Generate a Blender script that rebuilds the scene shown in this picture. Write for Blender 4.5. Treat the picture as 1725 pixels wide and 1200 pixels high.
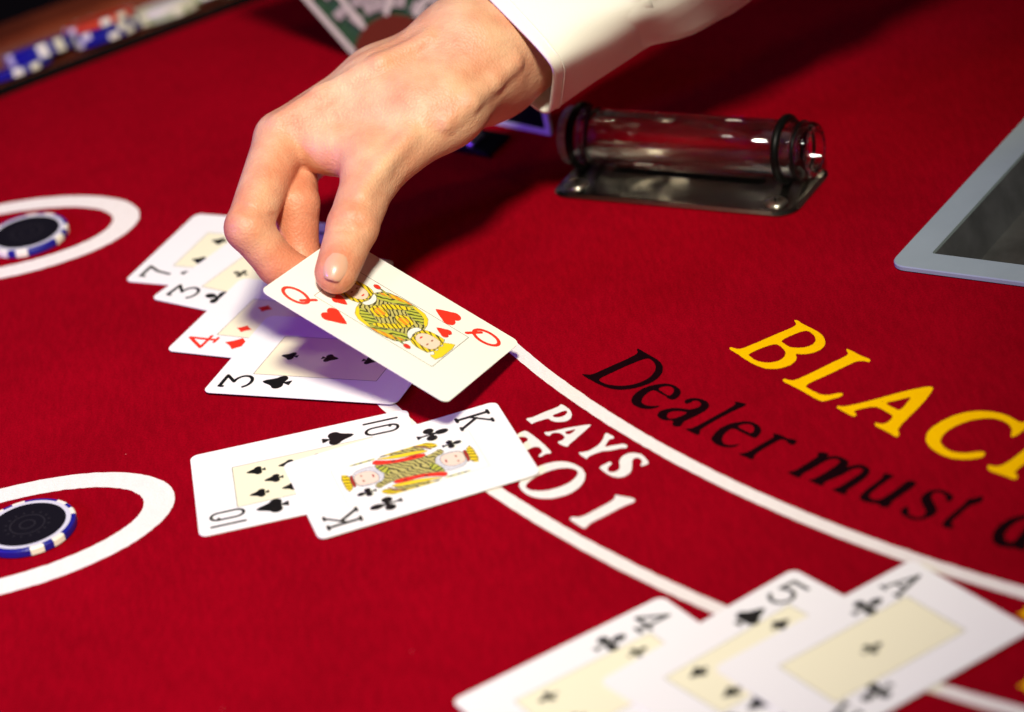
import bpy, bmesh, math, random
import numpy as np
from mathutils import Matrix, Vector
from mathutils.geometry import tessellate_polygon

random.seed(7)
rng = np.random.default_rng(7)
for o in list(bpy.data.objects):
    bpy.data.objects.remove(o)
SC = bpy.context.scene
COL = SC.collection
MM = 0.001          # everything below is written in millimetres on the table and scaled to metres

# ------------------------------------------------------------------ camera
PITCH, ROLL = math.radians(28.724), math.radians(-10.8147)
cam_d = bpy.data.cameras.new('camera')
cam = bpy.data.objects.new('camera', cam_d)
COL.objects.link(cam)
cam_d.sensor_width = 36.0
cam_d.lens = 36.0 * 5588.15 / 1725.0
cam_d.clip_start, cam_d.clip_end = 0.02, 50.0
cam.matrix_world = (Matrix.Translation((0.0, -1.150, 0.64461)) @ Matrix.Rotation(math.pi / 2 - PITCH, 4, 'X')
                    @ Matrix.Rotation(ROLL, 4, 'Z'))
cam_d.dof.use_dof = True
cam_d.dof.focus_distance = 1.338
cam_d.dof.aperture_fstop = 5.8
SC.camera = cam

# ------------------------------------------------------------------ world: a dim casino room
world = bpy.data.worlds.new('World')
SC.world = world
world.use_nodes = True
bg = world.node_tree.nodes['Background']
bg.inputs['Color'].default_value = (0.40, 0.30, 0.42, 1)
bg.inputs['Strength'].default_value = 0.007


def lamp(name, kind, loc, target, energy, color, **kw):
    d = bpy.data.lights.new(name, kind)
    o = bpy.data.objects.new(name, d)
    COL.objects.link(o)
    o.location = loc
    o.rotation_euler = (Vector(target) - Vector(loc)).to_track_quat('-Z', 'Y').to_euler()
    d.energy = energy
    d.color = color
    for k, v in kw.items():
        setattr(d, k, v)
    return o


# warm front lamp over the players' side; the weak left one is added fill
lamp('side_fill', 'SPOT', (-0.40, -0.75, 2.00), (-0.15, 0.03, 0.0), 18, (1.0, 0.94, 0.78),
     shadow_soft_size=0.13, spot_size=math.radians(30), spot_blend=1.0)
lamp('front_lamp', 'SPOT', (0.08, -1.50, 2.00), (-0.15, 0.05, 0.0), 415, (1.0, 0.94, 0.78),
     shadow_soft_size=0.16, spot_size=math.radians(24), spot_blend=1.0)
# violet room light from the left
lamp('violet_light', 'AREA', (-1.25, -0.25, 0.55), (-0.05, 0.02, 0.0), 11.5, (0.19, 0.045, 1.0), size=0.25)
# small warm area light added behind the dealer to give glints
lamp('glint_light', 'AREA', (0.75, 1.9, 1.5), (0.1, 0.1, 0.0), 3.0, (1.0, 0.86, 0.6), size=0.22)

SC.view_settings.view_transform = 'Standard'
SC.view_settings.look = 'None'
SC.view_settings.exposure = 0.0
SC.view_settings.gamma = 1.0
SC.view_settings.use_curve_mapping = False
SC.cycles.use_denoising = True
SC.cycles.max_bounces = 14
SC.cycles.transmission_bounces = 12
SC.cycles.caustics_refractive = True
SC.cycles.sample_clamp_indirect = 6.0


# ------------------------------------------------------------------ helpers
def link(name, me, material=None, parent=None, label=None, cat=None, group=None, kind=None):
    o = bpy.data.objects.new(name, me)
    COL.objects.link(o)
    if material is not None and me is not None and not me.materials:
        me.materials.append(material)
    if parent is not None:
        o.parent = parent
    for k, v in (('label', label), ('category', cat), ('group', group), ('kind', kind)):
        if v:
            o[k] = v
    return o


def empty(name, loc, label, cat, group=None):
    o = link(name, None, None, None, label, cat, group)
    o.location = [c * MM for c in loc]
    o.empty_display_size = 0.02
    return o


def pyd(name, verts, faces, smooth=False):
    me = bpy.data.meshes.new(name)
    me.from_pydata([(v[0] * MM, v[1] * MM, v[2] * MM) for v in verts], [], faces)
    me.update()
    if smooth:
        me.polygons.foreach_set('use_smooth', [True] * len(me.polygons))
    return me


def chaikin(p, n=2):
    p = np.asarray(p, float)
    for _ in range(n):
        q = np.roll(p, -1, 0)
        p = np.stack([0.75 * p + 0.25 * q, 0.25 * p + 0.75 * q], 1).reshape(-1, 2)
    return p


def flat(name, loops, z=0.0, jitter=0.0):
    """flat sheet with holes"""
    ls = []
    for l in loops:
        l = np.asarray(l, float)
        if jitter:
            l = l + rng.normal(0, jitter, l.shape)
        ls.append(l)
    allv = [(a, b, z) for l in ls for a, b in l]
    tris = tessellate_polygon([[Vector((a, b, 0)) for a, b in l] for l in ls])
    fs = []
    for t in tris:
        a, b, c = (allv[i] for i in t)
        if (b[0] - a[0]) * (c[1] - a[1]) - (b[1] - a[1]) * (c[0] - a[0]) < 0:
            t = t[::-1]
        fs.append(tuple(t))
    return pyd(name, allv, fs)


def prism(name, loop, z0, z1, bevel=0.0, seg=2):
    bm = bmesh.new()
    top = [bm.verts.new((a * MM, b * MM, z1 * MM)) for a, b in loop]
    f = bm.faces.new(top)
    f.normal_update()
    if f.normal.z < 0:
        f.normal_flip()
    r = bmesh.ops.extrude_face_region(bm, geom=[f])
    vs = [v for v in r['geom'] if isinstance(v, bmesh.types.BMVert)]
    for v in vs:
        v.co.z = z0 * MM
    bmesh.ops.recalc_face_normals(bm, faces=bm.faces)
    if bevel:
        es = [e for e in bm.edges if abs(e.verts[0].co.z - e.verts[1].co.z) < 1e-9 and e.verts[0].co.z > (z1 * MM - 1e-7)]
        bmesh.ops.bevel(bm, geom=es, offset=bevel * MM, segments=seg, profile=0.5, affect='EDGES')
    me = bpy.data.meshes.new(name)
    bm.to_mesh(me)
    bm.free()
    return me


def rrect(w, h, r, n=6):
    out = []
    for cx, cy, a0 in ((w / 2 - r, h / 2 - r, 0), (-w / 2 + r, h / 2 - r, 90), (-w / 2 + r, -h / 2 + r, 180), (w / 2 - r, -h / 2 + r, 270)):
        for i in range(n + 1):
            a = math.radians(a0 + 90 * i / n)
            out.append((cx + r * math.cos(a), cy + r * math.sin(a)))
    return out


def ellipse(cx, cy, a, b, rot=0.0, n=96):
    c, s = math.cos(rot), math.sin(rot)
    return [(cx + a * math.cos(t) * c - b * math.sin(t) * s, cy + a * math.cos(t) * s + b * math.sin(t) * c)
            for t in (2 * math.pi * i / n for i in range(n))]


def lathe(name, prof, n=48, axis=None, smooth=True, close=True):
    """prof: (r, h) pairs; revolve about local Z"""
    vs, fs = [], []
    m = len(prof)
    for i in range(n):
        a = 2 * math.pi * i / n
        for r, h in prof:
            vs.append((r * math.cos(a), r * math.sin(a), h))
    for i in range(n):
        j = (i + 1) % n
        for k in range(m if close else m - 1):
            l = (k + 1) % m
            fs.append((i * m + k, j * m + k, j * m + l, i * m + l))
    me = pyd(name, vs, fs, smooth)
    bm = bmesh.new()
    bm.from_mesh(me)
    bmesh.ops.remove_doubles(bm, verts=bm.verts, dist=1e-7)
    bmesh.ops.recalc_face_normals(bm, faces=bm.faces)
    bm.to_mesh(me)
    bm.free()
    return me


# 2-D implicit shapes -> clean flat meshes (for printed pips and figures)
def d_seg(X, Y, a, b, w):
    (ax, ay), (bx, by) = a, b
    dx, dy = bx - ax, by - ay
    L = dx * dx + dy * dy + 1e-9
    t = np.clip(((X - ax) * dx + (Y - ay) * dy) / L, 0, 1)
    return np.hypot(X - ax - t * dx, Y - ay - t * dy) - w / 2


def d_line(X, Y, pts, w):
    return np.min([d_seg(X, Y, a, b, w) for a, b in zip(pts[:-1], pts[1:])], axis=0)


def d_ell(X, Y, cx, cy, a, b, rot=0.0):
    c, s = math.cos(rot), math.sin(rot)
    u, v = (X - cx) * c + (Y - cy) * s, -(X - cx) * s + (Y - cy) * c
    k = np.hypot(u / a, v / b)
    return (k - 1) * min(a, b)


def d_poly(X, Y, pts):
    d = np.full(X.shape, 1e9)
    ins = np.zeros(X.shape, bool)
    n = len(pts)
    for i in range(n):
        a, b = pts[i], pts[(i + 1) % n]
        d = np.minimum(d, d_seg(X, Y, a, b, 0))
        c = ((a[1] > Y) != (b[1] > Y))
        with np.errstate(divide='ignore', invalid='ignore'):
            xi = (b[0] - a[0]) * (Y - a[1]) / (b[1] - a[1] + 1e-12) + a[0]
        ins ^= c & (X < xi)
    return np.where(ins, -d, d)


def implicit(name, fn, box, step, z=0.0):
    x0, x1, y0, y1 = box
    xs, ys = np.arange(x0, x1 + step, step), np.arange(y0, y1 + step, step)
    X, Y = np.meshgrid(xs, ys)
    F = fn(X, Y)
    vs, fs, idx = [], [], {}

    def V(key, x, y):
        if key not in idx:
            idx[key] = len(vs)
            vs.append((x, y, z))
        return idx[key]
    ny, nx = F.shape
    ins = F < 0
    cnt = ins[:-1, :-1].astype(int) + ins[1:, :-1] + ins[:-1, 1:] + ins[1:, 1:]
    for j in range(ny - 1):
        i = 0
        row = cnt[j]
        nz = np.nonzero(row)[0]
        if len(nz) == 0:
            continue
        i, end = nz[0], nz[-1]
        while i <= end:
            c = row[i]
            if c == 4:
                k = i
                while k <= end and row[k] == 4:
                    k += 1
                fs.append([V((i, j), xs[i], ys[j]), V((k, j), xs[k], ys[j]), V((k, j + 1), xs[k], ys[j + 1]), V((i, j + 1), xs[i], ys[j + 1])])
                i = k
                continue
            if c > 0:
                cor = [(i, j), (i + 1, j), (i + 1, j + 1), (i, j + 1)]
                poly = []
                for q in range(4):
                    a, b = cor[q], cor[(q + 1) % 4]
                    fa, fb = F[a[1], a[0]], F[b[1], b[0]]
                    if fa < 0:
                        poly.append(V(a, xs[a[0]], ys[a[1]]))
                    if (fa < 0) != (fb < 0):
                        t = fa / (fa - fb)
                        key = ('e',) + (a + b if a < b else b + a)
                        poly.append(V(key, xs[a[0]] + t * (xs[b[0]] - xs[a[0]]), ys[a[1]] + t * (ys[b[1]] - ys[a[1]])))
                if len(poly) >= 3:
                    fs.append(poly)
            i += 1
    return pyd(name, vs, fs)


# ------------------------------------------------------------------ materials
def mat(name, base, rough=0.5, spec=0.5, metal=0.0, var=0.0, vscale=200.0, bump=0.0, bscale=2000.0, sheen=0.0, coat=0.0,
        sss=0.0, trans=0.0, ior=1.45, aniso=0.0, color2=None, detail=4.0, rvar=0.0, emit=None, objspace=True):
    m = bpy.data.materials.new(name)
    m.use_nodes = True
    nt = m.node_tree
    b = nt.nodes['Principled BSDF']
    b.inputs['Base Color'].default_value = (*base, 1)
    b.inputs['Roughness'].default_value = rough
    b.inputs['Specular IOR Level'].default_value = spec
    b.inputs['Metallic'].default_value = metal
    b.inputs['IOR'].default_value = ior
    b.inputs['Transmission Weight'].default_value = trans
    b.inputs['Sheen Weight'].default_value = sheen
    b.inputs['Coat Weight'].default_value = coat
    if sss:
        b.inputs['Subsurface Weight'].default_value = sss
        b.inputs['Subsurface Radius'].default_value = (1.0, 0.35, 0.18)
        b.inputs['Subsurface Scale'].default_value = 0.004
    tc = nt.nodes.new('ShaderNodeTexCoord')
    co = tc.outputs['Object']
    if var or color2:
        n = nt.nodes.new('ShaderNodeTexNoise')
        n.inputs['Scale'].default_value = vscale
        n.inputs['Detail'].default_value = detail
        nt.links.new(co, n.inputs['Vector'])
        mx = nt.nodes.new('ShaderNodeMix')
        mx.data_type = 'RGBA'
        c2 = color2 or tuple(c * (1 - var) for c in base)
        mx.inputs['A'].default_value = (*[min(1, c * (1 + var * 0.5)) for c in base], 1)
        mx.inputs['B'].default_value = (*c2, 1)
        mr = nt.nodes.new('ShaderNodeMapRange')
        mr.inputs['From Min'].default_value = 0.32
        mr.inputs['From Max'].default_value = 0.68
        nt.links.new(n.outputs['Fac'], mr.inputs['Value'])
        nt.links.new(mr.outputs['Result'], mx.inputs['Factor'])
        nt.links.new(mx.outputs['Result'], b.inputs['Base Color'])
    if rvar:
        n = nt.nodes.new('ShaderNodeTexNoise')
        n.inputs['Scale'].default_value = 60
        nt.links.new(co, n.inputs['Vector'])
        mr = nt.nodes.new('ShaderNodeMapRange')
        mr.inputs['To Min'].default_value = max(0.02, rough - rvar)
        mr.inputs['To Max'].default_value = rough + rvar
        nt.links.new(n.outputs['Fac'], mr.inputs['Value'])
        nt.links.new(mr.outputs['Result'], b.inputs['Roughness'])
    if bump:
        n = nt.nodes.new('ShaderNodeTexNoise')
        n.inputs['Scale'].default_value = bscale
        n.inputs['Detail'].default_value = 3
        nt.links.new(co, n.inputs['Vector'])
        bp = nt.nodes.new('ShaderNodeBump')
        bp.inputs['Strength'].default_value = bump
        bp.inputs['Distance'].default_value = 0.0004
        nt.links.new(n.outputs['Fac'], bp.inputs['Height'])
        nt.links.new(bp.outputs['Normal'], b.inputs['Normal'])
    return m


def felt_material(name, base, dark, fleck=None):
    """woven baize: fine fibre grain, faint wide wear, a few lint flecks"""
    m = mat(name, base, rough=1.0, spec=0.02, sheen=0.0)
    nt = m.node_tree
    b = nt.nodes['Principled BSDF']
    tc = nt.nodes['Texture Coordinate']

    def noise(scale, detail=3, rough=0.6, stretch=None):
        n = nt.nodes.new('ShaderNodeTexNoise')
        n.inputs['Scale'].default_value = scale
        n.inputs['Detail'].default_value = detail
        n.inputs['Roughness'].default_value = rough
        if stretch:
            mp = nt.nodes.new('ShaderNodeMapping')
            mp.inputs['Scale'].default_value = stretch
            mp.inputs['Rotation'].default_value = (0, 0, 0.6)
            nt.links.new(tc.outputs['Object'], mp.inputs['Vector'])
            nt.links.new(mp.outputs['Vector'], n.inputs['Vector'])
        else:
            nt.links.new(tc.outputs['Object'], n.inputs['Vector'])
        return n

    def rng_(n, a, c, lo, hi):
        r = nt.nodes.new('ShaderNodeMapRange')
        r.inputs['From Min'].default_value, r.inputs['From Max'].default_value = a, c
        r.inputs['To Min'].default_value, r.inputs['To Max'].default_value = lo, hi
        nt.links.new(n.outputs[0], r.inputs['Value'])
        return r
    f1 = rng_(noise(1300, 4, 0.75), 0.33, 0.67, 0, 0.8)
    f2 = rng_(noise(14, 5, 0.65), 0.35, 0.7, 0, 0.3)
    f3 = rng_(noise(1.0, 3, 0.6, (420, 90, 100)), 0.3, 0.7, 0, 0.35)
    ad = nt.nodes.new('ShaderNodeMath')
    ad.operation = 'ADD'
    ad.use_clamp = True
    nt.links.new(f1.outputs[0], ad.inputs[0])
    nt.links.new(f2.outputs[0], ad.inputs[1])
    ad2 = nt.nodes.new('ShaderNodeMath')
    ad2.operation = 'ADD'
    ad2.use_clamp = True
    nt.links.new(ad.outputs[0], ad2.inputs[0])
    nt.links.new(f3.outputs[0], ad2.inputs[1])
    mx = nt.nodes.new('ShaderNodeMix')
    mx.data_type = 'RGBA'
    mx.inputs['A'].default_value = (*base, 1)
    mx.inputs['B'].default_value = (*dark, 1)
    nt.links.new(ad2.outputs[0], mx.inputs['Factor'])
    out = mx.outputs['Result']
    if fleck:
        v = nt.nodes.new('ShaderNodeTexVoronoi')
        v.inputs['Scale'].default_value = 38
        nt.links.new(tc.outputs['Object'], v.inputs['Vector'])
        lt = nt.nodes.new('ShaderNodeMath')
        lt.operation = 'LESS_THAN'
        lt.inputs[1].default_value = 0.012
        nt.links.new(v.outputs['Distance'], lt.inputs[0])
        m2 = nt.nodes.new('ShaderNodeMix')
        m2.data_type = 'RGBA'
        nt.links.new(out, m2.inputs['A'])
        m2.inputs['B'].default_value = (*fleck, 1)
        nt.links.new(lt.outputs[0], m2.inputs['Factor'])
        out = m2.outputs['Result']
    nt.links.new(out, b.inputs['Base Color'])
    bp = nt.nodes.new('ShaderNodeBump')
    bp.inputs['Strength'].default_value = 0.5
    bp.inputs['Distance'].default_value = 0.0005
    nb = noise(1500, 2)
    nt.links.new(nb.outputs[0], bp.inputs['Height'])
    nt.links.new(bp.outputs['Normal'], b.inputs['Normal'])
    return m


M = {}
M['felt'] = felt_material('red_baize', (0.36, 0.0005, 0.0095), (0.19, 0.0002, 0.0046), fleck=(0.6, 0.12, 0.12))
M['print_white'] = felt_material('white_felt_print', (0.86, 0.82, 0.75), (0.76, 0.70, 0.62))
M['print_yellow'] = felt_material('yellow_felt_print', (0.92, 0.56, 0.0), (0.86, 0.47, 0.0))
M['print_black'] = felt_material('black_felt_print', (0.010, 0.002, 0.003), (0.006, 0.001, 0.002))
M['card'] = mat('card_stock', (0.86, 0.85, 0.80), rough=0.34, spec=0.35, bump=0.06, bscale=900, rvar=0.05)
M['card_panel'] = mat('pale_yellow_print', (0.86, 0.82, 0.56), rough=0.36, spec=0.35)
M['ink_black'] = mat('black_ink', (0.008, 0.008, 0.008), rough=0.4, spec=0.3)
M['ink_red'] = mat('red_ink', (0.78, 0.035, 0.018), rough=0.4, spec=0.3)
M['ink_line'] = mat('thin_line_ink', (0.16, 0.15, 0.10), rough=0.5, spec=0.2)
M['ink_yellow'] = mat('yellow_ink', (0.82, 0.60, 0.03), rough=0.4, spec=0.3, color2=(0.55, 0.36, 0.02), vscale=1400)
M['ink_gold'] = mat('gold_ink', (0.85, 0.62, 0.02), rough=0.4, spec=0.3)
M['ink_orange'] = mat('orange_ink', (0.80, 0.26, 0.03), rough=0.4, spec=0.3)
M['ink_olive'] = mat('speckled_olive_ink', (0.48, 0.44, 0.22), rough=0.4, spec=0.3, color2=(0.10, 0.10, 0.05), vscale=1900, detail=1)
M['ink_green'] = mat('green_ink', (0.36, 0.42, 0.05), rough=0.4, spec=0.3, color2=(0.10, 0.16, 0.03), vscale=1500, detail=1)
M['ink_skin'] = mat('face_ink', (0.84, 0.64, 0.50), rough=0.4, spec=0.3)
M['ink_brown'] = mat('brown_ink', (0.36, 0.15, 0.08), rough=0.4, spec=0.3)


def line_ink(name, base, ink, scale, ang, dist=2.5):
    m = mat(name, base, rough=0.4, spec=0.3)
    nt = m.node_tree
    wv = nt.nodes.new('ShaderNodeTexWave')
    wv.inputs['Scale'].default_value = scale
    wv.inputs['Distortion'].default_value = dist
    wv.inputs['Detail'].default_value = 2
    mp = nt.nodes.new('ShaderNodeMapping')
    mp.inputs['Rotation'].default_value = (0, 0, math.radians(ang))
    nt.links.new(nt.nodes['Texture Coordinate'].outputs['Object'], mp.inputs['Vector'])
    nt.links.new(mp.outputs['Vector'], wv.inputs['Vector'])
    mr = nt.nodes.new('ShaderNodeMapRange')
    mr.inputs['From Min'].default_value, mr.inputs['From Max'].default_value = 0.62, 0.80
    nt.links.new(wv.outputs['Fac'], mr.inputs['Value'])
    mx = nt.nodes.new('ShaderNodeMix')
    mx.data_type = 'RGBA'
    mx.inputs['A'].default_value = (*base, 1)
    mx.inputs['B'].default_value = (*ink, 1)
    nt.links.new(mr.outputs[0], mx.inputs['Factor'])
    nt.links.new(mx.outputs['Result'], nt.nodes['Principled BSDF'].inputs['Base Color'])
    return m


M['ink_yellow'] = line_ink('lined_yellow_ink', (0.84, 0.62, 0.02), (0.10, 0.08, 0.01), 150, 30, 5)
M['ink_green'] = line_ink('lined_green_ink', (0.48, 0.50, 0.06), (0.05, 0.07, 0.02), 140, -40, 6)
M['ink_olive'] = line_ink('lined_olive_ink', (0.52, 0.46, 0.14), (0.04, 0.04, 0.02), 165, 55, 9)
M['ink_orange'] = line_ink('lined_orange_ink', (0.82, 0.27, 0.02), (0.75, 0.55, 0.02), 140, 15, 4)
M['ink_grey'] = mat('grey_hair_ink', (0.46, 0.46, 0.48), rough=0.4, spec=0.3, color2=(0.75, 0.75, 0.76), vscale=1800, detail=1)
M['ink_darkred'] = mat('dark_red_ink', (0.34, 0.02, 0.015), rough=0.4, spec=0.3)
M['chip_blue'] = mat('blue_chip_clay', (0.010, 0.010, 0.22), rough=0.34, spec=0.45, bump=0.15, bscale=700)
M['chip_white'] = mat('cream_chip_clay', (0.80, 0.76, 0.64), rough=0.42, spec=0.4, bump=0.15, bscale=700)
M['chip_ring'] = mat('pale_chip_ring', (0.62, 0.61, 0.66), rough=0.3, spec=0.5)
M['chip_inlay'] = mat('black_chip_inlay', (0.006, 0.005, 0.009), rough=0.42, spec=0.4)
M['chip_emblem'] = mat('grey_chip_emblem', (0.017, 0.015, 0.020), rough=0.45, spec=0.4)
M['chip_red'] = mat('red_chip_clay', (0.60, 0.055, 0.02), rough=0.36, spec=0.45)
M['chip_green'] = mat('pale_green_chip_clay', (0.42, 0.46, 0.30), rough=0.4, spec=0.45)
M['steel'] = mat('brushed_steel', (0.44, 0.42, 0.38), rough=0.2, metal=1.0, bump=0.10, bscale=400, rvar=0.06)
M['screw'] = mat('screw_metal', (0.72, 0.70, 0.60), rough=0.28, metal=1.0)
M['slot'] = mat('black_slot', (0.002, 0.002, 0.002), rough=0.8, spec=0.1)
M['acrylic'] = mat('clear_acrylic', (0.97, 0.97, 0.97), rough=0.03, trans=1.0, ior=1.49)
nt_ = M['acrylic'].node_tree
tr_, mx_ = nt_.nodes.new('ShaderNodeBsdfTransparent'), nt_.nodes.new('ShaderNodeMixShader')
tr_.inputs['Color'].default_value = (0.93, 0.93, 0.93, 1)
mx_.inputs['Fac'].default_value = 0.24
nt_.links.new(nt_.nodes['Principled BSDF'].outputs[0], mx_.inputs[1])
nt_.links.new(tr_.outputs[0], mx_.inputs[2])
nt_.links.new(mx_.outputs[0], nt_.nodes['Material Output'].inputs['Surface'])
M['bead'] = mat('cloudy_acrylic', (0.62, 0.58, 0.52), rough=0.12, spec=0.8, trans=0.55)
M['rubber'] = mat('black_rubber', (0.003, 0.003, 0.003), rough=0.36, spec=0.16)
M['tray'] = mat('pale_grey_metal', (0.29, 0.355, 0.375), rough=0.42, spec=0.4, var=0.06, vscale=40, bump=0.08, bscale=1500)
M['tray_in'] = mat('dull_tray_liner', (0.25, 0.255, 0.26), rough=0.42, metal=0.85, spec=0.35, var=0.30, vscale=60, bump=0.2, bscale=300)
M['shirt'] = mat('white_cotton', (0.84, 0.81, 0.71), rough=0.85, spec=0.2, bump=0.35, bscale=2600, sheen=0.1)
M['nail'] = mat('fingernail', (0.66, 0.35, 0.235), rough=0.3, spec=0.5, sss=0.2, coat=0.2)
M['wood'] = mat('red_brown_wood', (0.23, 0.042, 0.012), rough=0.38, spec=0.5, color2=(0.11, 0.018, 0.006), vscale=18, bump=0.1, bscale=120)
M['leather'] = mat('red_brown_padding', (0.13, 0.020, 0.011), rough=0.42, spec=0.5, bump=0.25, bscale=500)
M['back_green'] = mat('dark_green_back_print', (0.012, 0.05, 0.025), rough=0.4, spec=0.3, color2=(0.05, 0.11, 0.07), vscale=500)
M['back_pale'] = mat('pale_back_print', (0.50, 0.44, 0.40), rough=0.4, spec=0.3, color2=(0.32, 0.27, 0.27), vscale=700)
M['back_dark'] = mat('blackish_back_print', (0.012, 0.018, 0.014), rough=0.35, spec=0.4, color2=(0.03, 0.045, 0.035), vscale=260)
M['deck_edge'] = mat('pale_trim', (0.60, 0.54, 0.48), rough=0.6, spec=0.3)


def skin_material():
    m = mat('skin', (0.70, 0.42, 0.30), rough=0.48, spec=0.38, sss=0.14)
    nt = m.node_tree
    b = nt.nodes['Principled BSDF']
    tc = nt.nodes['Texture Coordinate']
    at = nt.nodes.new('ShaderNodeAttribute')
    at.attribute_name = 'flush_shade'
    n = nt.nodes.new('ShaderNodeTexNoise')
    n.inputs['Scale'].default_value = 70
    n.inputs['Detail'].default_value = 5
    nt.links.new(tc.outputs['Object'], n.inputs['Vector'])
    mr = nt.nodes.new('ShaderNodeMapRange')
    mr.inputs['From Min'].default_value = 0.3
    mr.inputs['From Max'].default_value = 0.7
    mr.inputs['To Max'].default_value = 0.7
    nt.links.new(n.outputs['Fac'], mr.inputs['Value'])
    ad = nt.nodes.new('ShaderNodeMath')
    ad.operation = 'ADD'
    ad.use_clamp = True
    nt.links.new(mr.outputs[0], ad.inputs[0])
    nt.links.new(at.outputs['Fac'], ad.inputs[1])
    mx = nt.nodes.new('ShaderNodeMix')
    mx.data_type = 'RGBA'
    mx.inputs['A'].default_value = (0.735, 0.44, 0.265, 1)
    mx.inputs['B'].default_value = (0.60, 0.215, 0.115, 1)
    nt.links.new(ad.outputs[0], mx.inputs['Factor'])
    nt.links.new(mx.outputs['Result'], b.inputs['Base Color'])
    v = nt.nodes.new('ShaderNodeTexVoronoi')
    v.inputs['Scale'].default_value = 900
    nt.links.new(tc.outputs['Object'], v.inputs['Vector'])
    n2 = nt.nodes.new('ShaderNodeTexNoise')
    n2.inputs['Scale'].default_value = 260
    n2.inputs['Detail'].default_value = 4
    nt.links.new(tc.outputs['Object'], n2.inputs['Vector'])
    s = nt.nodes.new('ShaderNodeMath')
    s.operation = 'MULTIPLY_ADD'
    s.inputs[1].default_value = 0.45
    nt.links.new(v.outputs['Distance'], s.inputs[0])
    nt.links.new(n2.outputs['Fac'], s.inputs[2])
    bp = nt.nodes.new('ShaderNodeBump')
    bp.inputs['Strength'].default_value = 0.5
    bp.inputs['Distance'].default_value = 0.0007
    nt.links.new(s.outputs[0], bp.inputs['Height'])
    nt.links.new(bp.outputs['Normal'], b.inputs['Normal'])
    return m


M['skin'] = skin_material()

# ------------------------------------------------------------------ table felt and its print
E0, EU, EO = np.array([-227.0, 390.5]), np.array([0.905, 0.425]), np.array([-0.425, 0.905])


def edge_pt(s, t):
    p = E0 + EU * s + EO * t
    return float(p[0]), float(p[1])


TO, T1, T2 = np.array([157.3, 38.0]), np.array([0.801, -0.599]), np.array([0.599, 0.801])   # chip tray corner and sides


def tray_pt(u, v):
    p = TO + T1 * u + T2 * v
    return float(p[0]), float(p[1])


felt_loop = [(-560, -520), (620, -520), (620, 640), edge_pt(620, 0), edge_pt(160, 0)] + \
            [edge_pt(s, 1.4 * math.sin(max(0, min(math.pi, s / 160 * math.pi)))) for s in range(150, -1, -10)] + [edge_pt(-330, -40), (-560, 190)]
tray_hole = [tray_pt(6, 6), tray_pt(294, 6), tray_pt(294, 214), tray_pt(6, 214)]
felt = link('table_felt', flat('table_felt', [felt_loop, tray_hole]), M['felt'], kind='structure')

AC = (626.3, 266.3)


def arc_band(r0, r1, a0, a1, n=220):
    A = [math.radians(a0 + (a1 - a0) * i / n) for i in range(n + 1)]
    w = 0.10
    jit = lambda: random.gauss(0, w)
    outer = [(AC[0] + (r1 + jit()) * math.cos(a), AC[1] + (r1 + jit()) * math.sin(a)) for a in A]
    inner = [(AC[0] + (r0 + jit()) * math.cos(a), AC[1] + (r0 + jit()) * math.sin(a)) for a in reversed(A)]
    return outer + inner


PZ = 0.15
link('printed_line', flat('printed_line', [arc_band(664.4, 670.4, 199.6, 262)], PZ), M['print_white'], felt)
link('printed_line', flat('printed_line', [arc_band(724.4, 730.2, 199.6, 262)], PZ), M['print_white'], felt)
link('printed_line', flat('printed_line', [arc_band(670.6, 724.2, 199.6, 200.1, 12)], PZ), M['print_white'], felt)
for cx, cy, a, b, ia, ib, rot in ((-205.2, -42.1, 67.0, 39.7, 55.0, 28.4, 9.5), (-221.0, 225.0, 66.0, 39.1, 54.0, 28.0, -1.0)):
    link('betting_ring', flat('betting_ring', [ellipse(cx, cy, a, b, math.radians(rot), 160), ellipse(cx - 0.3, cy + 0.3, ia, ib, math.radians(rot), 160)], PZ, 0.10),
         M['print_white'], felt)



def shrink(p, d):
    """move a closed outline inwards (d > 0) along its vertex normals"""
    p = np.asarray(p)
    area = 0.5 * np.sum(p[:, 0] * np.roll(p[:, 1], -1) - np.roll(p[:, 0], -1) * p[:, 1])
    t = np.roll(p, -1, 0) - np.roll(p, 1, 0)
    n_ = np.stack([-t[:, 1], t[:, 0]], 1) / (np.linalg.norm(t, axis=1)[:, None] + 1e-9)
    return p + n_ * (d if area > 0 else -d)


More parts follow.
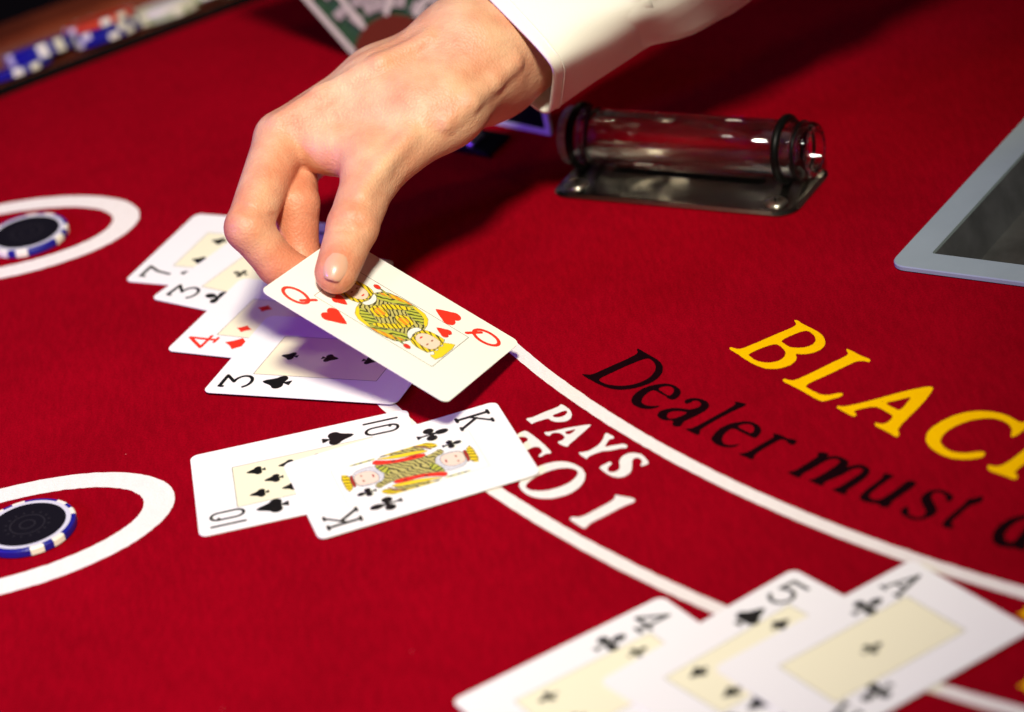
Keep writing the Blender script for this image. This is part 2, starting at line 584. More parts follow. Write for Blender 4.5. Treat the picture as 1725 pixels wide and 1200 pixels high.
LETTERS = """B|113.6,11.6 115.1,10.4 116.5,6.5 120.4,0.1 122.6,-5.6 122.7,-10.5 121.4,-14.7 118.7,-17.1 115.3,-17.9 112.1,-17.2 109.5,-15.6 109.8,-18.7 108.9,-21.3 106.4,-23.8 102.9,-24.9 98.9,-24.4 95.6,-22.0 92.6,-17.9 89.7,-12.0 87.0,-5.7 85.2,-2.4 85.5,-0.6 86.8,-1.3 88.2,-3.2 90.2,-3.6 97.3,-0.7 105.0,2.8 112.6,5.9 114.0,7.6 113.5,10.0|105.8,-2.8 116.1,1.7 118.2,-0.9 119.3,-5.2 118.9,-8.9 117.2,-11.3 114.2,-12.2 111.0,-11.4 108.2,-9.4 106.5,-5.7|91.7,-8.5 103.0,-4.3 105.0,-7.5 106.0,-11.2 106.0,-14.2 104.7,-17.1 102.3,-18.9 99.4,-18.9 96.3,-17.6 93.8,-14.9 92.3,-11.3
L|129.3,-19.3 130.8,-21.0 133.8,-26.9 136.4,-30.5 136.7,-32.3 135.9,-33.3 134.2,-31.4 131.1,-30.6 128.8,-31.8 118.0,-37.2 108.8,-41.3 110.1,-44.5 112.1,-48.2 114.0,-50.8 116.6,-52.2 119.5,-51.9 121.6,-52.3 121.9,-53.9 120.7,-55.1 117.2,-55.5 113.9,-56.3 112.1,-54.8 108.2,-47.1 103.9,-39.2 101.4,-35.5 101.5,-33.7 102.4,-33.2 103.7,-35.0 106.0,-36.2 110.4,-34.2 119.4,-29.3 128.0,-25.1 129.5,-23.5 129.1,-21.2
A|155.3,-60.1 155.4,-62.2 153.6,-65.2 150.2,-70.3 144.0,-77.6 139.8,-82.3 137.1,-86.0 136.6,-87.8 136.7,-90.2 135.6,-92.1 134.6,-91.0 132.1,-85.7 129.3,-81.5 129.1,-79.4 129.9,-78.7 131.2,-80.2 133.0,-80.9 134.8,-79.6 137.0,-76.5 135.9,-74.1 133.9,-70.1 131.9,-66.9 128.2,-66.7 124.1,-67.1 123.5,-68.1 124.1,-70.3 123.3,-71.6 122.2,-70.8 120.4,-67.7 118.6,-64.2 117.7,-62.6 118.4,-61.1 119.7,-62.4 122.1,-62.8 126.9,-62.5 133.1,-61.7 138.5,-60.9 144.3,-59.9 150.0,-59.5|135.8,-65.6 140.7,-65.7 146.5,-64.8 144.3,-68.0 142.0,-71.2 140.0,-73.3 137.6,-69.5
C|183.5,-98.3 183.2,-101.3 180.9,-103.9 178.7,-105.8 176.0,-107.5 175.1,-106.4 176.5,-103.4 176.9,-100.1 176.1,-96.6 173.8,-93.0 170.4,-90.7 165.8,-89.9 161.0,-90.5 156.2,-92.6 152.4,-95.8 150.2,-99.6 150.0,-103.0 150.9,-106.8 153.3,-110.0 156.8,-112.1 160.1,-112.6 163.2,-113.0 164.1,-114.9 162.7,-117.0 159.5,-117.3 155.5,-116.3 151.4,-113.9 148.3,-110.0 145.9,-104.9 144.9,-99.9 145.5,-95.5 147.4,-91.5 150.4,-88.7 154.9,-85.8 159.6,-84.0 164.8,-83.6 169.7,-84.9 173.8,-87.5 177.3,-91.2 179.5,-95.6 180.8,-98.4
K|162.9,-123.1 163.6,-123.4 165.5,-125.2 167.7,-125.3 171.8,-122.7 177.7,-117.7 188.7,-108.0 190.8,-105.7 191.6,-103.7 192.9,-105.0 195.6,-111.5 194.5,-112.6 192.9,-111.2 189.1,-114.4 185.6,-117.6 192.0,-118.5 200.4,-120.2 203.2,-119.7 202.7,-121.8 193.0,-122.0 189.2,-122.0 190.0,-129.9 190.5,-142.0 192.1,-147.7 191.1,-148.8 187.0,-142.2 185.6,-130.5 184.1,-122.4 181.5,-122.2 171.5,-130.5 171.2,-132.2 171.7,-134.6 170.6,-136.4 169.0,-135.1 165.5,-130.4 162.2,-127.0
D|50.1,12.7 51.8,9.4 54.8,3.8 57.5,-1.6 58.0,-7.0 56.4,-12.4 53.1,-16.1 48.7,-18.2 43.6,-18.8 39.2,-17.9 35.0,-15.0 31.4,-10.2 28.7,-5.3 25.9,-0.3 26.2,0.6 27.9,-0.7 29.9,-1.5 36.1,1.6 42.8,4.7 48.6,7.6 49.8,9.3 49.5,11.6|31.7,-6.1 37.2,-3.1 45.2,0.7 52.7,3.8 54.6,0.4 55.3,-3.8 54.5,-8.2 51.9,-12.3 48.3,-14.7 44.0,-15.6 39.6,-14.7 35.3,-12.2 32.8,-9.1
e|58.3,-19.9 60.8,-23.0 62.3,-26.9 61.6,-30.4 59.6,-33.0 57.8,-33.1 56.2,-31.2 56.2,-30.0 54.2,-26.3 51.8,-22.4 49.1,-24.3 46.9,-27.2 46.1,-30.2 46.8,-32.6 49.0,-34.6 53.3,-35.9 51.1,-37.1 47.9,-36.9 44.9,-34.7 42.7,-31.4 42.3,-27.9 43.3,-24.5 46.2,-21.1 49.8,-19.1 54.4,-18.8|53.5,-22.2 56.1,-21.5 58.5,-22.1 59.8,-24.7 59.4,-27.4 57.9,-29.4 56.7,-29.3 55.1,-25.8
a|62.2,-36.5 62.8,-35.0 65.4,-34.4 68.4,-36.0 70.8,-39.0 71.5,-42.5 70.3,-45.3 66.7,-48.0 61.9,-50.3 59.8,-51.5 59.2,-52.8 58.3,-54.5 56.2,-53.7 55.3,-51.8 56.2,-49.7 55.7,-48.3 53.4,-47.8 51.3,-45.4 50.6,-42.7 51.6,-40.2 54.1,-39.1 57.8,-39.3 61.5,-41.5 63.7,-43.2 67.1,-42.5 68.6,-40.6 67.8,-37.8 65.9,-36.6 64.4,-38.1 62.8,-38.3|54.3,-44.1 55.4,-42.0 58.2,-41.9 61.6,-44.0 62.4,-45.2 58.8,-47.0 55.8,-47.5 54.4,-46.2
l|80.8,-43.2 83.3,-45.0 85.4,-47.1 84.4,-48.3 81.0,-49.5 71.8,-54.8 65.1,-59.5 65.0,-61.5 64.1,-63.5 62.7,-61.8 59.8,-57.1 60.6,-56.6 62.1,-57.6 67.8,-54.1 75.3,-49.7 80.3,-46.3 81.3,-45.1
e|84.2,-60.0 86.6,-62.9 87.9,-67.1 87.0,-70.7 84.9,-73.5 83.5,-72.5 82.2,-70.4 80.3,-67.3 77.4,-62.6 74.7,-64.8 72.9,-67.3 72.1,-70.5 72.6,-73.5 74.7,-75.1 78.7,-75.4 76.5,-76.9 73.3,-76.5 70.2,-73.8 68.4,-69.9 68.3,-67.5 70.0,-64.2 72.9,-60.9 76.7,-59.2 80.8,-59.1|79.1,-62.1 82.0,-61.4 84.6,-62.7 85.4,-65.3 84.8,-68.2 83.4,-69.3 81.3,-66.1
r|91.3,-72.3 92.9,-73.3 94.9,-75.7 96.1,-78.1 98.3,-79.3 99.4,-81.7 97.5,-83.7 95.8,-81.9 95.5,-79.1 93.8,-77.6 92.0,-78.5 85.4,-82.7 82.0,-85.7 81.8,-88.3 80.3,-87.7 78.4,-84.7 76.1,-81.9 78.4,-82.4 80.4,-82.3 86.2,-78.2 91.0,-75.4 91.6,-74.0
m|104.9,-92.0 107.0,-92.4 109.4,-94.4 108.3,-96.3 106.1,-97.4 109.5,-96.0 112.4,-97.5 114.9,-101.1 115.1,-103.9 113.5,-106.3 116.4,-105.5 119.4,-106.2 121.5,-109.3 121.4,-112.7 119.1,-116.0 114.6,-119.5 110.6,-122.2 110.7,-124.0 109.1,-124.5 107.2,-122.0 105.4,-119.1 107.7,-119.2 112.1,-116.3 117.5,-112.3 119.4,-110.4 118.2,-108.1 115.1,-108.4 110.7,-111.3 104.1,-113.4 103.6,-115.4 102.5,-115.8 101.0,-113.7 98.2,-109.7 100.9,-109.9 106.1,-106.6 111.5,-102.5 112.2,-100.5 110.7,-98.4 107.5,-98.7 101.7,-102.7 97.0,-105.1 96.5,-107.2 95.2,-107.0 93.6,-104.6 91.8,-101.6 94.5,-101.9 97.9,-99.7 102.8,-96.2 105.1,-94.4
u|125.7,-115.0 127.4,-116.0 129.1,-118.2 127.9,-119.6 126.2,-120.5 121.5,-124.7 117.9,-127.8 118.1,-130.8 120.4,-132.4 122.5,-131.7 127.8,-127.8 131.5,-124.7 132.9,-123.3 134.8,-123.6 136.1,-126.4 134.1,-128.6 130.1,-131.6 124.8,-135.5 123.9,-138.1 122.3,-138.6 120.4,-136.8 120.0,-134.8 117.2,-133.4 114.7,-130.7 114.4,-128.0 116.0,-125.6 120.6,-121.4 125.1,-117.8
s|142.5,-132.8 144.7,-134.7 147.0,-139.3 146.5,-140.5 144.9,-142.9 143.6,-141.7 144.4,-139.0 143.4,-135.7 141.4,-134.3 139.6,-135.8 139.0,-138.5 139.4,-142.3 139.7,-146.0 138.3,-149.1 135.4,-150.6 132.0,-150.8 129.0,-148.9 127.0,-145.7 126.6,-142.7 128.4,-140.4 129.9,-140.3 129.9,-143.2 129.0,-145.0 130.3,-147.7 132.7,-149.2 134.8,-147.8 135.4,-145.2 135.1,-140.7 135.0,-137.8 136.4,-134.6 139.1,-132.7
t|151.8,-142.5 153.8,-143.6 155.9,-142.5 157.1,-143.3 155.8,-146.8 153.4,-147.1 151.1,-147.7 146.4,-152.1 142.6,-155.7 142.5,-158.1 142.8,-160.0 140.9,-160.1 139.1,-158.0 139.3,-155.5 141.3,-153.1 146.4,-148.5 149.7,-145.3
d|154.1,-170.8 155.5,-166.7 159.0,-162.7 163.3,-160.4 168.0,-160.0 171.1,-161.8 174.6,-159.5 183.7,-152.8 185.3,-154.1 185.5,-156.3 172.7,-168.0 166.6,-175.0 164.2,-179.0 164.4,-181.1 163.4,-182.5 161.6,-182.2 160.6,-180.1 157.6,-179.0 154.8,-176.6 153.8,-173.8|158.2,-171.2 160.1,-167.7 163.9,-164.1 167.4,-162.6 169.6,-163.7 166.7,-168.0 162.4,-174.1 160.1,-176.1 158.2,-174.7
P|15.3,-19.8 16.8,-21.8 18.7,-26.4 18.9,-30.3 17.9,-33.2 15.4,-34.4 12.2,-33.6 10.1,-31.6 9.4,-29.2 6.0,-30.0 3.6,-30.5 2.6,-31.7 1.4,-28.7 0.6,-26.5 1.2,-25.8 3.1,-26.1 8.6,-23.4 13.9,-21.7|10.7,-28.0 13.4,-26.7 16.6,-25.6 17.1,-27.2 16.0,-29.1 13.5,-30.1
A|24.9,-39.6 25.0,-41.1 22.9,-43.5 18.6,-48.4 15.4,-51.8 14.5,-53.8 12.6,-52.1 10.9,-49.1 11.2,-47.9 12.6,-48.0 14.2,-45.8 13.1,-43.1 11.4,-41.3 9.6,-41.2 8.7,-42.8 7.6,-42.6 6.4,-40.0 6.8,-38.8 8.8,-39.6 14.5,-39.1 20.1,-39.2|14.4,-41.9 17.0,-41.7 18.9,-41.4 17.2,-43.7 15.5,-44.4
Y|30.0,-48.1 31.4,-50.0 32.9,-52.9 32.3,-54.1 30.7,-53.9 29.3,-56.6 28.3,-59.0 30.9,-58.6 34.1,-58.9 35.5,-58.7 37.1,-60.9 36.3,-63.1 34.1,-62.1 30.4,-62.5 27.3,-61.8 24.9,-62.2 21.5,-63.7 20.6,-65.6 19.3,-63.3 17.8,-60.0 18.2,-58.8 20.1,-59.7 23.0,-58.8 26.1,-56.3 28.3,-52.6 29.1,-49.6
S|38.6,-66.9 41.1,-68.8 42.2,-71.4 43.4,-76.0 42.8,-77.5 39.9,-78.2 39.7,-76.8 40.8,-75.0 40.3,-72.1 38.6,-71.0 37.2,-72.7 36.9,-76.7 36.0,-80.8 33.4,-83.3 30.2,-83.1 27.4,-80.2 25.6,-76.4 24.3,-73.7 24.9,-72.2 27.1,-71.2 28.6,-70.0 29.8,-71.3 29.2,-72.9 27.7,-74.1 27.5,-77.2 29.0,-78.3 31.3,-77.7 32.1,-74.9 32.1,-71.3 33.6,-68.2 35.9,-66.6
T|-0.1,-35.2 1.1,-37.1 4.9,-45.5 8.2,-55.0 7.6,-56.2 5.3,-55.8 3.8,-57.5 2.5,-56.5 3.1,-54.9 4.6,-53.7 4.0,-50.2 2.3,-48.7 -0.6,-49.9 -5.6,-53.5 -10.5,-57.1 -11.1,-58.7 -10.9,-60.6 -12.1,-59.2 -14.0,-54.9 -13.5,-54.1 -11.7,-54.8 -7.2,-51.0 -2.4,-44.6 0.1,-42.7 -0.6,-40.2 -2.9,-39.3 -3.8,-39.9 -4.4,-38.3 -3.8,-36.6 -1.5,-35.1
O|10.6,-62.7 14.9,-65.7 18.0,-70.5 19.2,-76.3 17.7,-81.9 14.0,-86.7 9.2,-88.9 3.8,-88.9 -1.4,-86.4 -5.0,-81.9 -6.8,-76.4 -6.5,-73.0 -4.2,-68.4 -0.2,-64.6 5.1,-62.5|-4.2,-77.4 -2.2,-80.3 2.2,-82.2 7.2,-82.0 11.9,-80.2 15.0,-76.9 16.3,-73.4 15.2,-70.8 12.2,-68.8 8.2,-68.1 3.5,-69.5 -0.4,-71.6 -3.4,-74.5
1|28.0,-94.5 29.2,-95.4 32.1,-97.7 34.8,-99.6 35.0,-101.4 33.9,-102.7 30.0,-103.9 22.8,-108.1 16.6,-111.3 15.5,-113.0 14.1,-114.4 12.2,-111.0 9.8,-106.7 9.6,-105.0 10.7,-104.1 12.8,-105.4 15.1,-105.2 20.3,-102.0 25.7,-98.8 27.1,-97.6 27.6,-96.1"""
for li, line in enumerate(LETTERS.strip().split('\n')):
    ch, *loops = line.split('|')
    SH = 0.06 if li < 5 else (0.0 if li < 16 else 0.18)
    ls = [shrink(chaikin([tuple(map(float, q.split(','))) for q in l.split()]), (SH if qi == 0 else -SH)) for qi, l in enumerate(loops)]
    m = M['print_yellow'] if li < 5 else (M['print_black'] if li < 16 else M['print_white'])
    link('letter', flat('letter', ls, PZ, 0.05), m, felt)
# ends of the yellow lettering of the next betting field, cut by the picture's right edge
for cx, cy in ((156.5, -221.0), (147.5, -261.5)):
    loop = []
    for i in range(10):
        a, r = math.pi * i / 5 + 0.4, (5.6 if i % 2 == 0 else 2.3)
        loop.append((cx + r * math.cos(a), cy + r * math.sin(a)))
    link('printed_star', flat('printed_star', [chaikin(loop, 1)], PZ), M['print_yellow'], felt)

# ------------------------------------------------------------------ wooden rim beyond the felt
prof = [(3.9, -12), (4.0, 3.8), (5, 4.0), (6, 3.4), (50, -11), (54, -11), (57, -6), (59, -2), (62, 0.4), (66, 1.4), (70, 0.6), (74, -3), (80, -7), (112, -9), (118, -14), (150, -40)]
vs, fs = [], []
for i, s in enumerate(range(-320, 641, 40)):
    for t, z in prof:
        x, y = edge_pt(s, t)
        vs.append((x, y, z))
n = len(prof)
for i in range(24):
    for k in range(n - 1):
        fs.append((i * n + k, i * n + k + 1, (i + 1) * n + k + 1, (i + 1) * n + k))
rim_me = pyd('table_rim', vs, fs, True)
link('table_rim', rim_me, M['wood'], kind='structure')
strip = [edge_pt(-320, 0.8), edge_pt(640, 0.8), edge_pt(640, 3.7), edge_pt(-320, 3.7)]  # black strip standing in for the dark shade below the rim chips
link('gap_shade_strip', prism('gap_shade_strip', strip, -12, 4.6, 0.8), M['slot'], kind='structure')

# ------------------------------------------------------------------ chip tray
tray = empty('chip_tray', (*tray_pt(150, 110), 0), 'pale grey metal tray rim with dark sunken well, set into the felt', 'tray')


def sub(me, base):      # move a mesh written in table mm into the frame of its thing
    me.transform(Matrix.Translation(-Vector(base)))
    return me


tb = tray.location


def rot_loop(w, h, r, cx, cy, n=6):
    """rounded rectangle of the tray's frame: centre in tray coordinates"""
    return [tray_pt(cx + a, cy + b) for a, b in rrect(w, h, r, n)]


def frame_mesh(name, outer, inner, z0, z1, bev):
    bm = bmesh.new()
    n = len(outer)
    rings = []
    for loop, z in ((outer, z0), (outer, z1 - bev), (None, z1), (inner, z1), (inner, z0 - 1.5)):
        if loop is None:
            c = np.mean(outer, 0)
            loop = [tuple(np.array(p) + (c - np.array(p)) / np.linalg.norm(c - np.array(p)) * bev) for p in outer]
        rings.append([bm.verts.new((a * MM, b * MM, z * MM)) for a, b in loop])
    for A, B in zip(rings[:-1], rings[1:]):
        for i in range(n):
            bm.faces.new((A[i], A[(i + 1) % n], B[(i + 1) % n], B[i]))
    bmesh.ops.recalc_face_normals(bm, faces=bm.faces)
    me = bpy.data.meshes.new(name)
    bm.to_mesh(me)
    bm.free()
    return me


o = link('rim', sub(frame_mesh('rim', rot_loop(300, 220, 7, 150, 110), rot_loop(273, 194, 1.2, 150, 110), 0.6, 2.6, 0.5), tb), M['tray'], tray)
inner = rot_loop(273, 194, 1.2, 150, 110)
floor_l = rot_loop(259, 180, 2, 150, 110)
nI = len(inner)
vs = [(a, b, 1.0) for a, b in inner] + [(a, b, -15.0) for a, b in floor_l]
fs = [(i, (i + 1) % nI, nI + (i + 1) % nI, nI + i) for i in range(nI)]
link('well_wall', sub(pyd('well_wall', vs, fs), tb), M['tray_in'], tray)
link('well_floor', sub(flat('well_floor', [rot_loop(261, 182, 2, 150, 110)], -14.8), tb), M['tray_in'], tray)
for i in range(6):   # raised ribs that part the chip rows
    u = 62 + i * 35
    l = [tray_pt(u - 1.2, 30), tray_pt(u + 1.2, 30), tray_pt(u + 1.2, 190), tray_pt(u - 1.2, 190)]
    link('rib', sub(prism('rib', l, -14.9, -9.0, 0.6, 1), tb), M['tray_in'], tray)

# ------------------------------------------------------------------ drop slot plate with screws
PA = math.atan2(108.6 - 161.4, 115.1 - 34.4)
PU, PV = np.array([math.cos(PA), math.sin(PA)]), np.array([-math.sin(PA), math.cos(PA)])
PO = np.array([31.5, 163.3])


def plate_pt(u, v):
    p = PO + PU * u + PV * v
    return float(p[0]), float(p[1])


plate_c = plate_pt(57, 21)
plate = empty('drop_slot_plate', (*plate_c, 0), 'brushed steel slot plate screwed to the felt under the clear acrylic tube', 'plate')
PMAT = Matrix.Translation(Vector((*plate_c, 0)) * MM) @ Matrix.Rotation(PA, 4, 'Z')
plate.matrix_world = PMAT
PW, PH = 118.0, 46.0


def slot_plate():
    outer = rrect(PW, PH, 9, 8)
    slot = [(a - 2, b + 3.0) for a, b in rrect(74, 5.4, 2.4, 5)]
    bm = bmesh.new()
    def ring(loop, z):
        return [bm.verts.new((a * MM, b * MM, z * MM)) for a, b in loop]
    o0, o1 = ring(outer, 0.2), ring(outer, 0.9)
    o2 = ring([(a * (1 - 3.0 / PW), b * (1 - 3.0 / PH)) for a, b in outer], 2.0)
    o3 = ring([(a * (1 - 6.0 / PW), b * (1 - 6.0 / PH)) for a, b in outer], 2.2)
    for A, B in ((o0, o1), (o1, o2), (o2, o3)):
        for i in range(len(A)):
            bm.faces.new((A[i], A[(i + 1) % len(A)], B[(i + 1) % len(A)], B[i]))
    s1, s0 = ring(slot, 2.2), ring(slot, 0.3)
    for i in range(len(s1)):
        bm.faces.new((s1[i], s1[(i + 1) % len(s1)], s0[(i + 1) % len(s1)], s0[i]))
    ol, sl = [v.co.copy() for v in o3], [v.co.copy() for v in s1]
    allv = o3 + s1
    for t in tessellate_polygon([ol, sl]):
        try:
            bm.faces.new([allv[i] for i in t])
        except ValueError:
            pass
    bmesh.ops.recalc_face_normals(bm, faces=bm.faces)
    me = bpy.data.meshes.new('plate')
    bm.to_mesh(me)
    bm.free()
    for p in me.polygons:
        p.use_smooth = False
    return me


link('plate', slot_plate(), M['steel'], plate)
link('slot', flat('slot', [[(a - 2, b + 3.0) for a, b in rrect(74.4, 5.8, 2.5, 5)]], 0.35), M['slot'], plate)


def screw_head(name):
    prof = [(0.01, 3.6), (1.2, 3.75), (3.4, 3.5), (4.6, 2.9), (5.2, 2.2), (0.01, 2.2)]
    return lathe(name, prof, 24)


sm = screw_head('screw')
for u, v in ((-49, -13.5), (47.5, -14.0)):
    s = link('screw', sm, M['screw'], plate)
    s.location = (u * MM, v * MM, 0)
    for r in (0.5, 0.5 + math.pi / 2):
        me = pyd('screw_recess', [(-2.2, -0.35, 3.82), (2.2, -0.35, 3.82), (2.2, 0.35, 3.82), (-2.2, 0.35, 3.82)], [(0, 1, 2, 3)])
        k = link('screw_recess', me, M['slot'], s)
        k.rotation_euler.z = r
        k.location.z = 0.00002 if r < 1 else 0.0

# ------------------------------------------------------------------ acrylic tube with rubber rings, lying on the plate
A, B = Vector((43.2, 188.2, 16.2)), Vector((144.2, 125.3, 16.2))
TL, RO, RI = (B - A).length, 12.6, 8.2
tube = empty('acrylic_tube', (A + B) / 2, 'clear hollow acrylic tube with two black rubber rings, resting on the steel slot plate', 'tube')
tube.matrix_world = Matrix.Translation((A + B) / 2 * MM) @ (B - A).to_track_quat('Z', 'Y').to_matrix().to_4x4()
h = TL / 2
cap = 13.0
prof = [(RI, -h + 1), (RI + 1, -h), (RO - 1.4, -h), (RO - 0.5, -h + 0.6), (RO, -h + 2.0)]
for g in (-h + 10.0, h - 8.0):       # shallow turned grooves beside the rings
    prof += [(RO, g - 1.2), (RO - 0.9, g - 0.6), (RO - 0.9, g + 0.6), (RO, g + 1.2)]
prof += [(RO, h - 2.0), (RO - 0.5, h - 0.6), (RO - 1.4, h), (RI + 1, h), (RI, h - 1)]
tb_me = lathe('tube_wall', prof, 96)
link('tube_wall', tb_me, M['acrylic'], tube)


def torus(name, R, r, n=72, m=12):
    return lathe(name, [(R + r * math.cos(2 * math.pi * k / m), r * math.sin(2 * math.pi * k / m)) for k in range(m)], n)


tor = torus('rubber_ring', RO + 0.8, 1.9)
for z in (-h + 7.0, h - 13.5):
    r = link('rubber_ring', tor, M['rubber'], tube)
    r.location.z = z * MM
thin = torus('groove_seal', RO - 0.35, 0.8)
for z in (-h + 14.5, h - 6.0):
    r = link('groove_seal', thin, M['rubber'], tube)
    r.location.z = z * MM
cv, cf = [], []
for j, (dr, zz) in enumerate(((-0.6, 0.0), (0.25, 0.8), (0.35, 3.0), (0.25, 5.2), (-0.6, 6.0))):
    for i in range(96):
        a = 2 * math.pi * i / 96
        r = RO + dr + 0.28 * math.cos(24 * a) * (1 if 0 < j < 4 else 0)
        cv.append((r * math.cos(a), r * math.sin(a), zz))
for j in range(4):
    for i in range(96):
        cf.append((j * 96 + i, j * 96 + (i + 1) % 96, (j + 1) * 96 + (i + 1) % 96, (j + 1) * 96 + i))
collar = pyd('end_collar', cv, cf, True)
k = link('end_collar', collar, M['bead'], tube)      # ribbed collar at the left end
k.location.z = -h * MM
fa_v = []
for da, rr, zz in ((-0.08, RI + 1.2, 0), (0.08, RI + 1.2, 0), (0.08, RO - 1.6, 0), (-0.08, RO - 1.6, 0), (0, (RI + RO) / 2, 0.6)):
    fa_v.append((rr * math.cos(da), rr * math.sin(da), zz - 0.02))
facet = pyd('end_facet', fa_v, [(0, 1, 4), (1, 2, 4), (2, 3, 4), (3, 0, 4), (3, 2, 1, 0)])
for e in (0, 1):               # moulded facets round both ends
    for i in range(18):
        k = link('end_facet', facet, M['acrylic'], tube)
        k.matrix_local = Matrix.Rotation(math.pi * e, 4, 'X') @ Matrix.Rotation(2 * math.pi * i / 18, 4, 'Z') @ Matrix.Translation((0, 0, h * MM))

# ------------------------------------------------------------------ casino chips
CHIP_R, CHIP_H = 19.0, 3.3


def chip_meshes():
    d = {}
    bv = 0.45
    d['body'] = lathe('chip_body', [(0.01, 0), (CHIP_R - bv, 0), (CHIP_R, bv), (CHIP_R, CHIP_H - bv), (CHIP_R - bv, CHIP_H), (0.01, CHIP_H)], 72)
    for p in d['body'].polygons:
        p.use_smooth = False
    # one edge insert, wrapping the rim
    vs, fs = [], []
    pr = [(16.8, CHIP_H + 0.06), (CHIP_R - bv, CHIP_H + 0.06), (CHIP_R + 0.06, CHIP_H - bv), (CHIP_R + 0.06, bv), (CHIP_R - bv, -0.0)]
    na = 6
    for i in range(na + 1):
        a = math.radians(-8.2 + 16.4 * i / na)
        for r, z in pr:
            vs.append((r * math.cos(a), r * math.sin(a), z))
    for i in range(na):
        for k in range(len(pr) - 1):
            fs.append((i * 5 + k, i * 5 + k + 1, (i + 1) * 5 + k + 1, (i + 1) * 5 + k))
    d['edge_spot'] = pyd('edge_spot', vs, fs)
    d['ring'] = flat('ring', [ellipse(0, 0, 17.2, 17.2, 0, 72), ellipse(0, 0, 15.3, 15.3, 0, 72)], CHIP_H + 0.10)
    d['inlay'] = flat('inlay', [ellipse(0, 0, 15.4, 15.4, 0, 72)], CHIP_H + 0.07)
    # faint round crest printed on the dark inlay
    bm = bmesh.new()
    for loops in ([ellipse(0, 0, 7.2, 7.2, 0, 40), ellipse(0, 0, 6.5, 6.5, 0, 40)], [ellipse(0, 0, 3.4, 3.4, 0, 32), ellipse(0, 0, 2.7, 2.7, 0, 32)]):
        m2 = flat('t', loops, CHIP_H + 0.10)
        bm.from_mesh(m2)
        bpy.data.meshes.remove(m2)
    for i in range(16):
        a = 2 * math.pi * i / 16
        q = [((8.2 + 1.6 * (j == 1)) * math.cos(a + da), (8.2 + 1.6 * (j == 1)) * math.sin(a + da)) for j, da in ((0, -0.07), (1, 0), (0, 0.07))]
        bm.faces.new([bm.verts.new((x * MM, y * MM, (CHIP_H + 0.10) * MM)) for x, y in q])
    me = bpy.data.meshes.new('emblem')
    bm.to_mesh(me)
    bm.free()
    d['emblem'] = me
    return d


CH = chip_meshes()


def tinted(me, m, cache={}):
    k = (me.name, m.name)
    if k not in cache:
        c = me.copy()
        c.materials.clear()
        c.materials.append(m)
        cache[k] = c
    return cache[k]


def chip(mw, body, spot, phase, label, group=None, full=True):
    e = link('casino_chip', None, None, None, label, 'chip', group)
    e.empty_display_size = 0.02
    e.matrix_world = mw
    link('body', tinted(CH['body'], body), None, e)
    for k in range(4):
        for d in (-14.5, 14.5):
            s = link('edge_spot', tinted(CH['edge_spot'], spot), None, e)
            s.rotation_euler.z = math.radians(phase + 90 * k + d)
    link('ring', tinted(CH['ring'], M['chip_ring'] if full else body), None, e)
    il = link('inlay', tinted(CH['inlay'], M['chip_inlay'] if full else body), None, e)
    if full:
        em = link('emblem', tinted(CH['emblem'], M['chip_emblem']), None, il)
        em.rotation_euler.z = math.radians(-35)
    return e


chip(Matrix.Translation((-0.1961, -0.0402, 0.0003)), M['chip_blue'], M['chip_white'], 28, 'blue and white chip with dark centre, in the nearer betting ring')
chip(Matrix.Translation((-0.2065, 0.2212, 0.0003)), M['chip_blue'], M['chip_white'], 70, 'blue and white chip with dark centre, in the farther betting ring')

W_, B_, R_, G_ = 'chip_white', 'chip_blue', 'chip_red', 'chip_green'
stacks = [  # along the felt edge, outward, lift, tilt, [(body, spot, label)]
    (-14, 24, 0.0, 17, [(B_, W_, 'blurred blue and white chip at the picture edge, first along the wooden rim')]),
    (19, 24, 0.0, 18, [(B_, W_, 'blue chip lying alone beside the felt edge, second along the wooden rim')]),
    (37, 33, 3.0, 20, [(B_, W_, 'lower blue chip of the leaning pair on the wooden rim'), (B_, W_, 'upper blue chip of the leaning pair on the wooden rim')]),
    (70, 24, 1.0, 17, [(B_, W_, 'bottom blue chip of the stack topped by a red chip'), (B_, W_, 'middle blue chip of the stack topped by a red chip'), (R_, W_, 'red and white chip on top of the blue stack')]),
    (104, 25, 0.5, 16, [(G_, W_, 'lower pale green chip of the pair next to the red-topped stack'), (W_, W_, 'upper cream chip of the pair next to the red-topped stack')]),
    (127, 27, 2.5, 19, [(W_, G_, 'cream chip leaning between the pale pair and the far single chip')]),
    (150, 25, 0.0, 18, [(W_, G_, 'cream chip farthest along the wooden rim, at the top of the picture')]),
]
for si, (s, t, lift, tilt, lst) in enumerate(stacks):
    x, y = edge_pt(s, t)
    zf = 3.4 - (t - 6) * 14.4 / 44 + 1.6
    out = Vector((EO[0], EO[1], 0))
    ax = Vector((EU[0], EU[1], 0))
    R = Matrix.Rotation(-math.radians(tilt), 4, ax)
    nrm = R @ Vector((0, 0, 1))
    for k, (b, sp, lab) in enumerate(lst):
        c = Vector((x, y, zf + lift)) + nrm * (k * 3.55) + Vector((random.uniform(-1.5, 1.5), random.uniform(-1.5, 1.5), 0)) * (1 if k else 0)
        chip(Matrix.Translation(c * MM) @ R, M[b], M[sp], -75 + random.uniform(-12, 12) + si * 9, lab, 'chips lying along the wooden rim', full=False)

# ------------------------------------------------------------------ upright things behind the wrist
pl = empty('fan_placard', (-28.5, 356.0, 0), 'upright fan-shaped placard with green and pale tiles round a dark red disc, behind the wrist', 'placard')


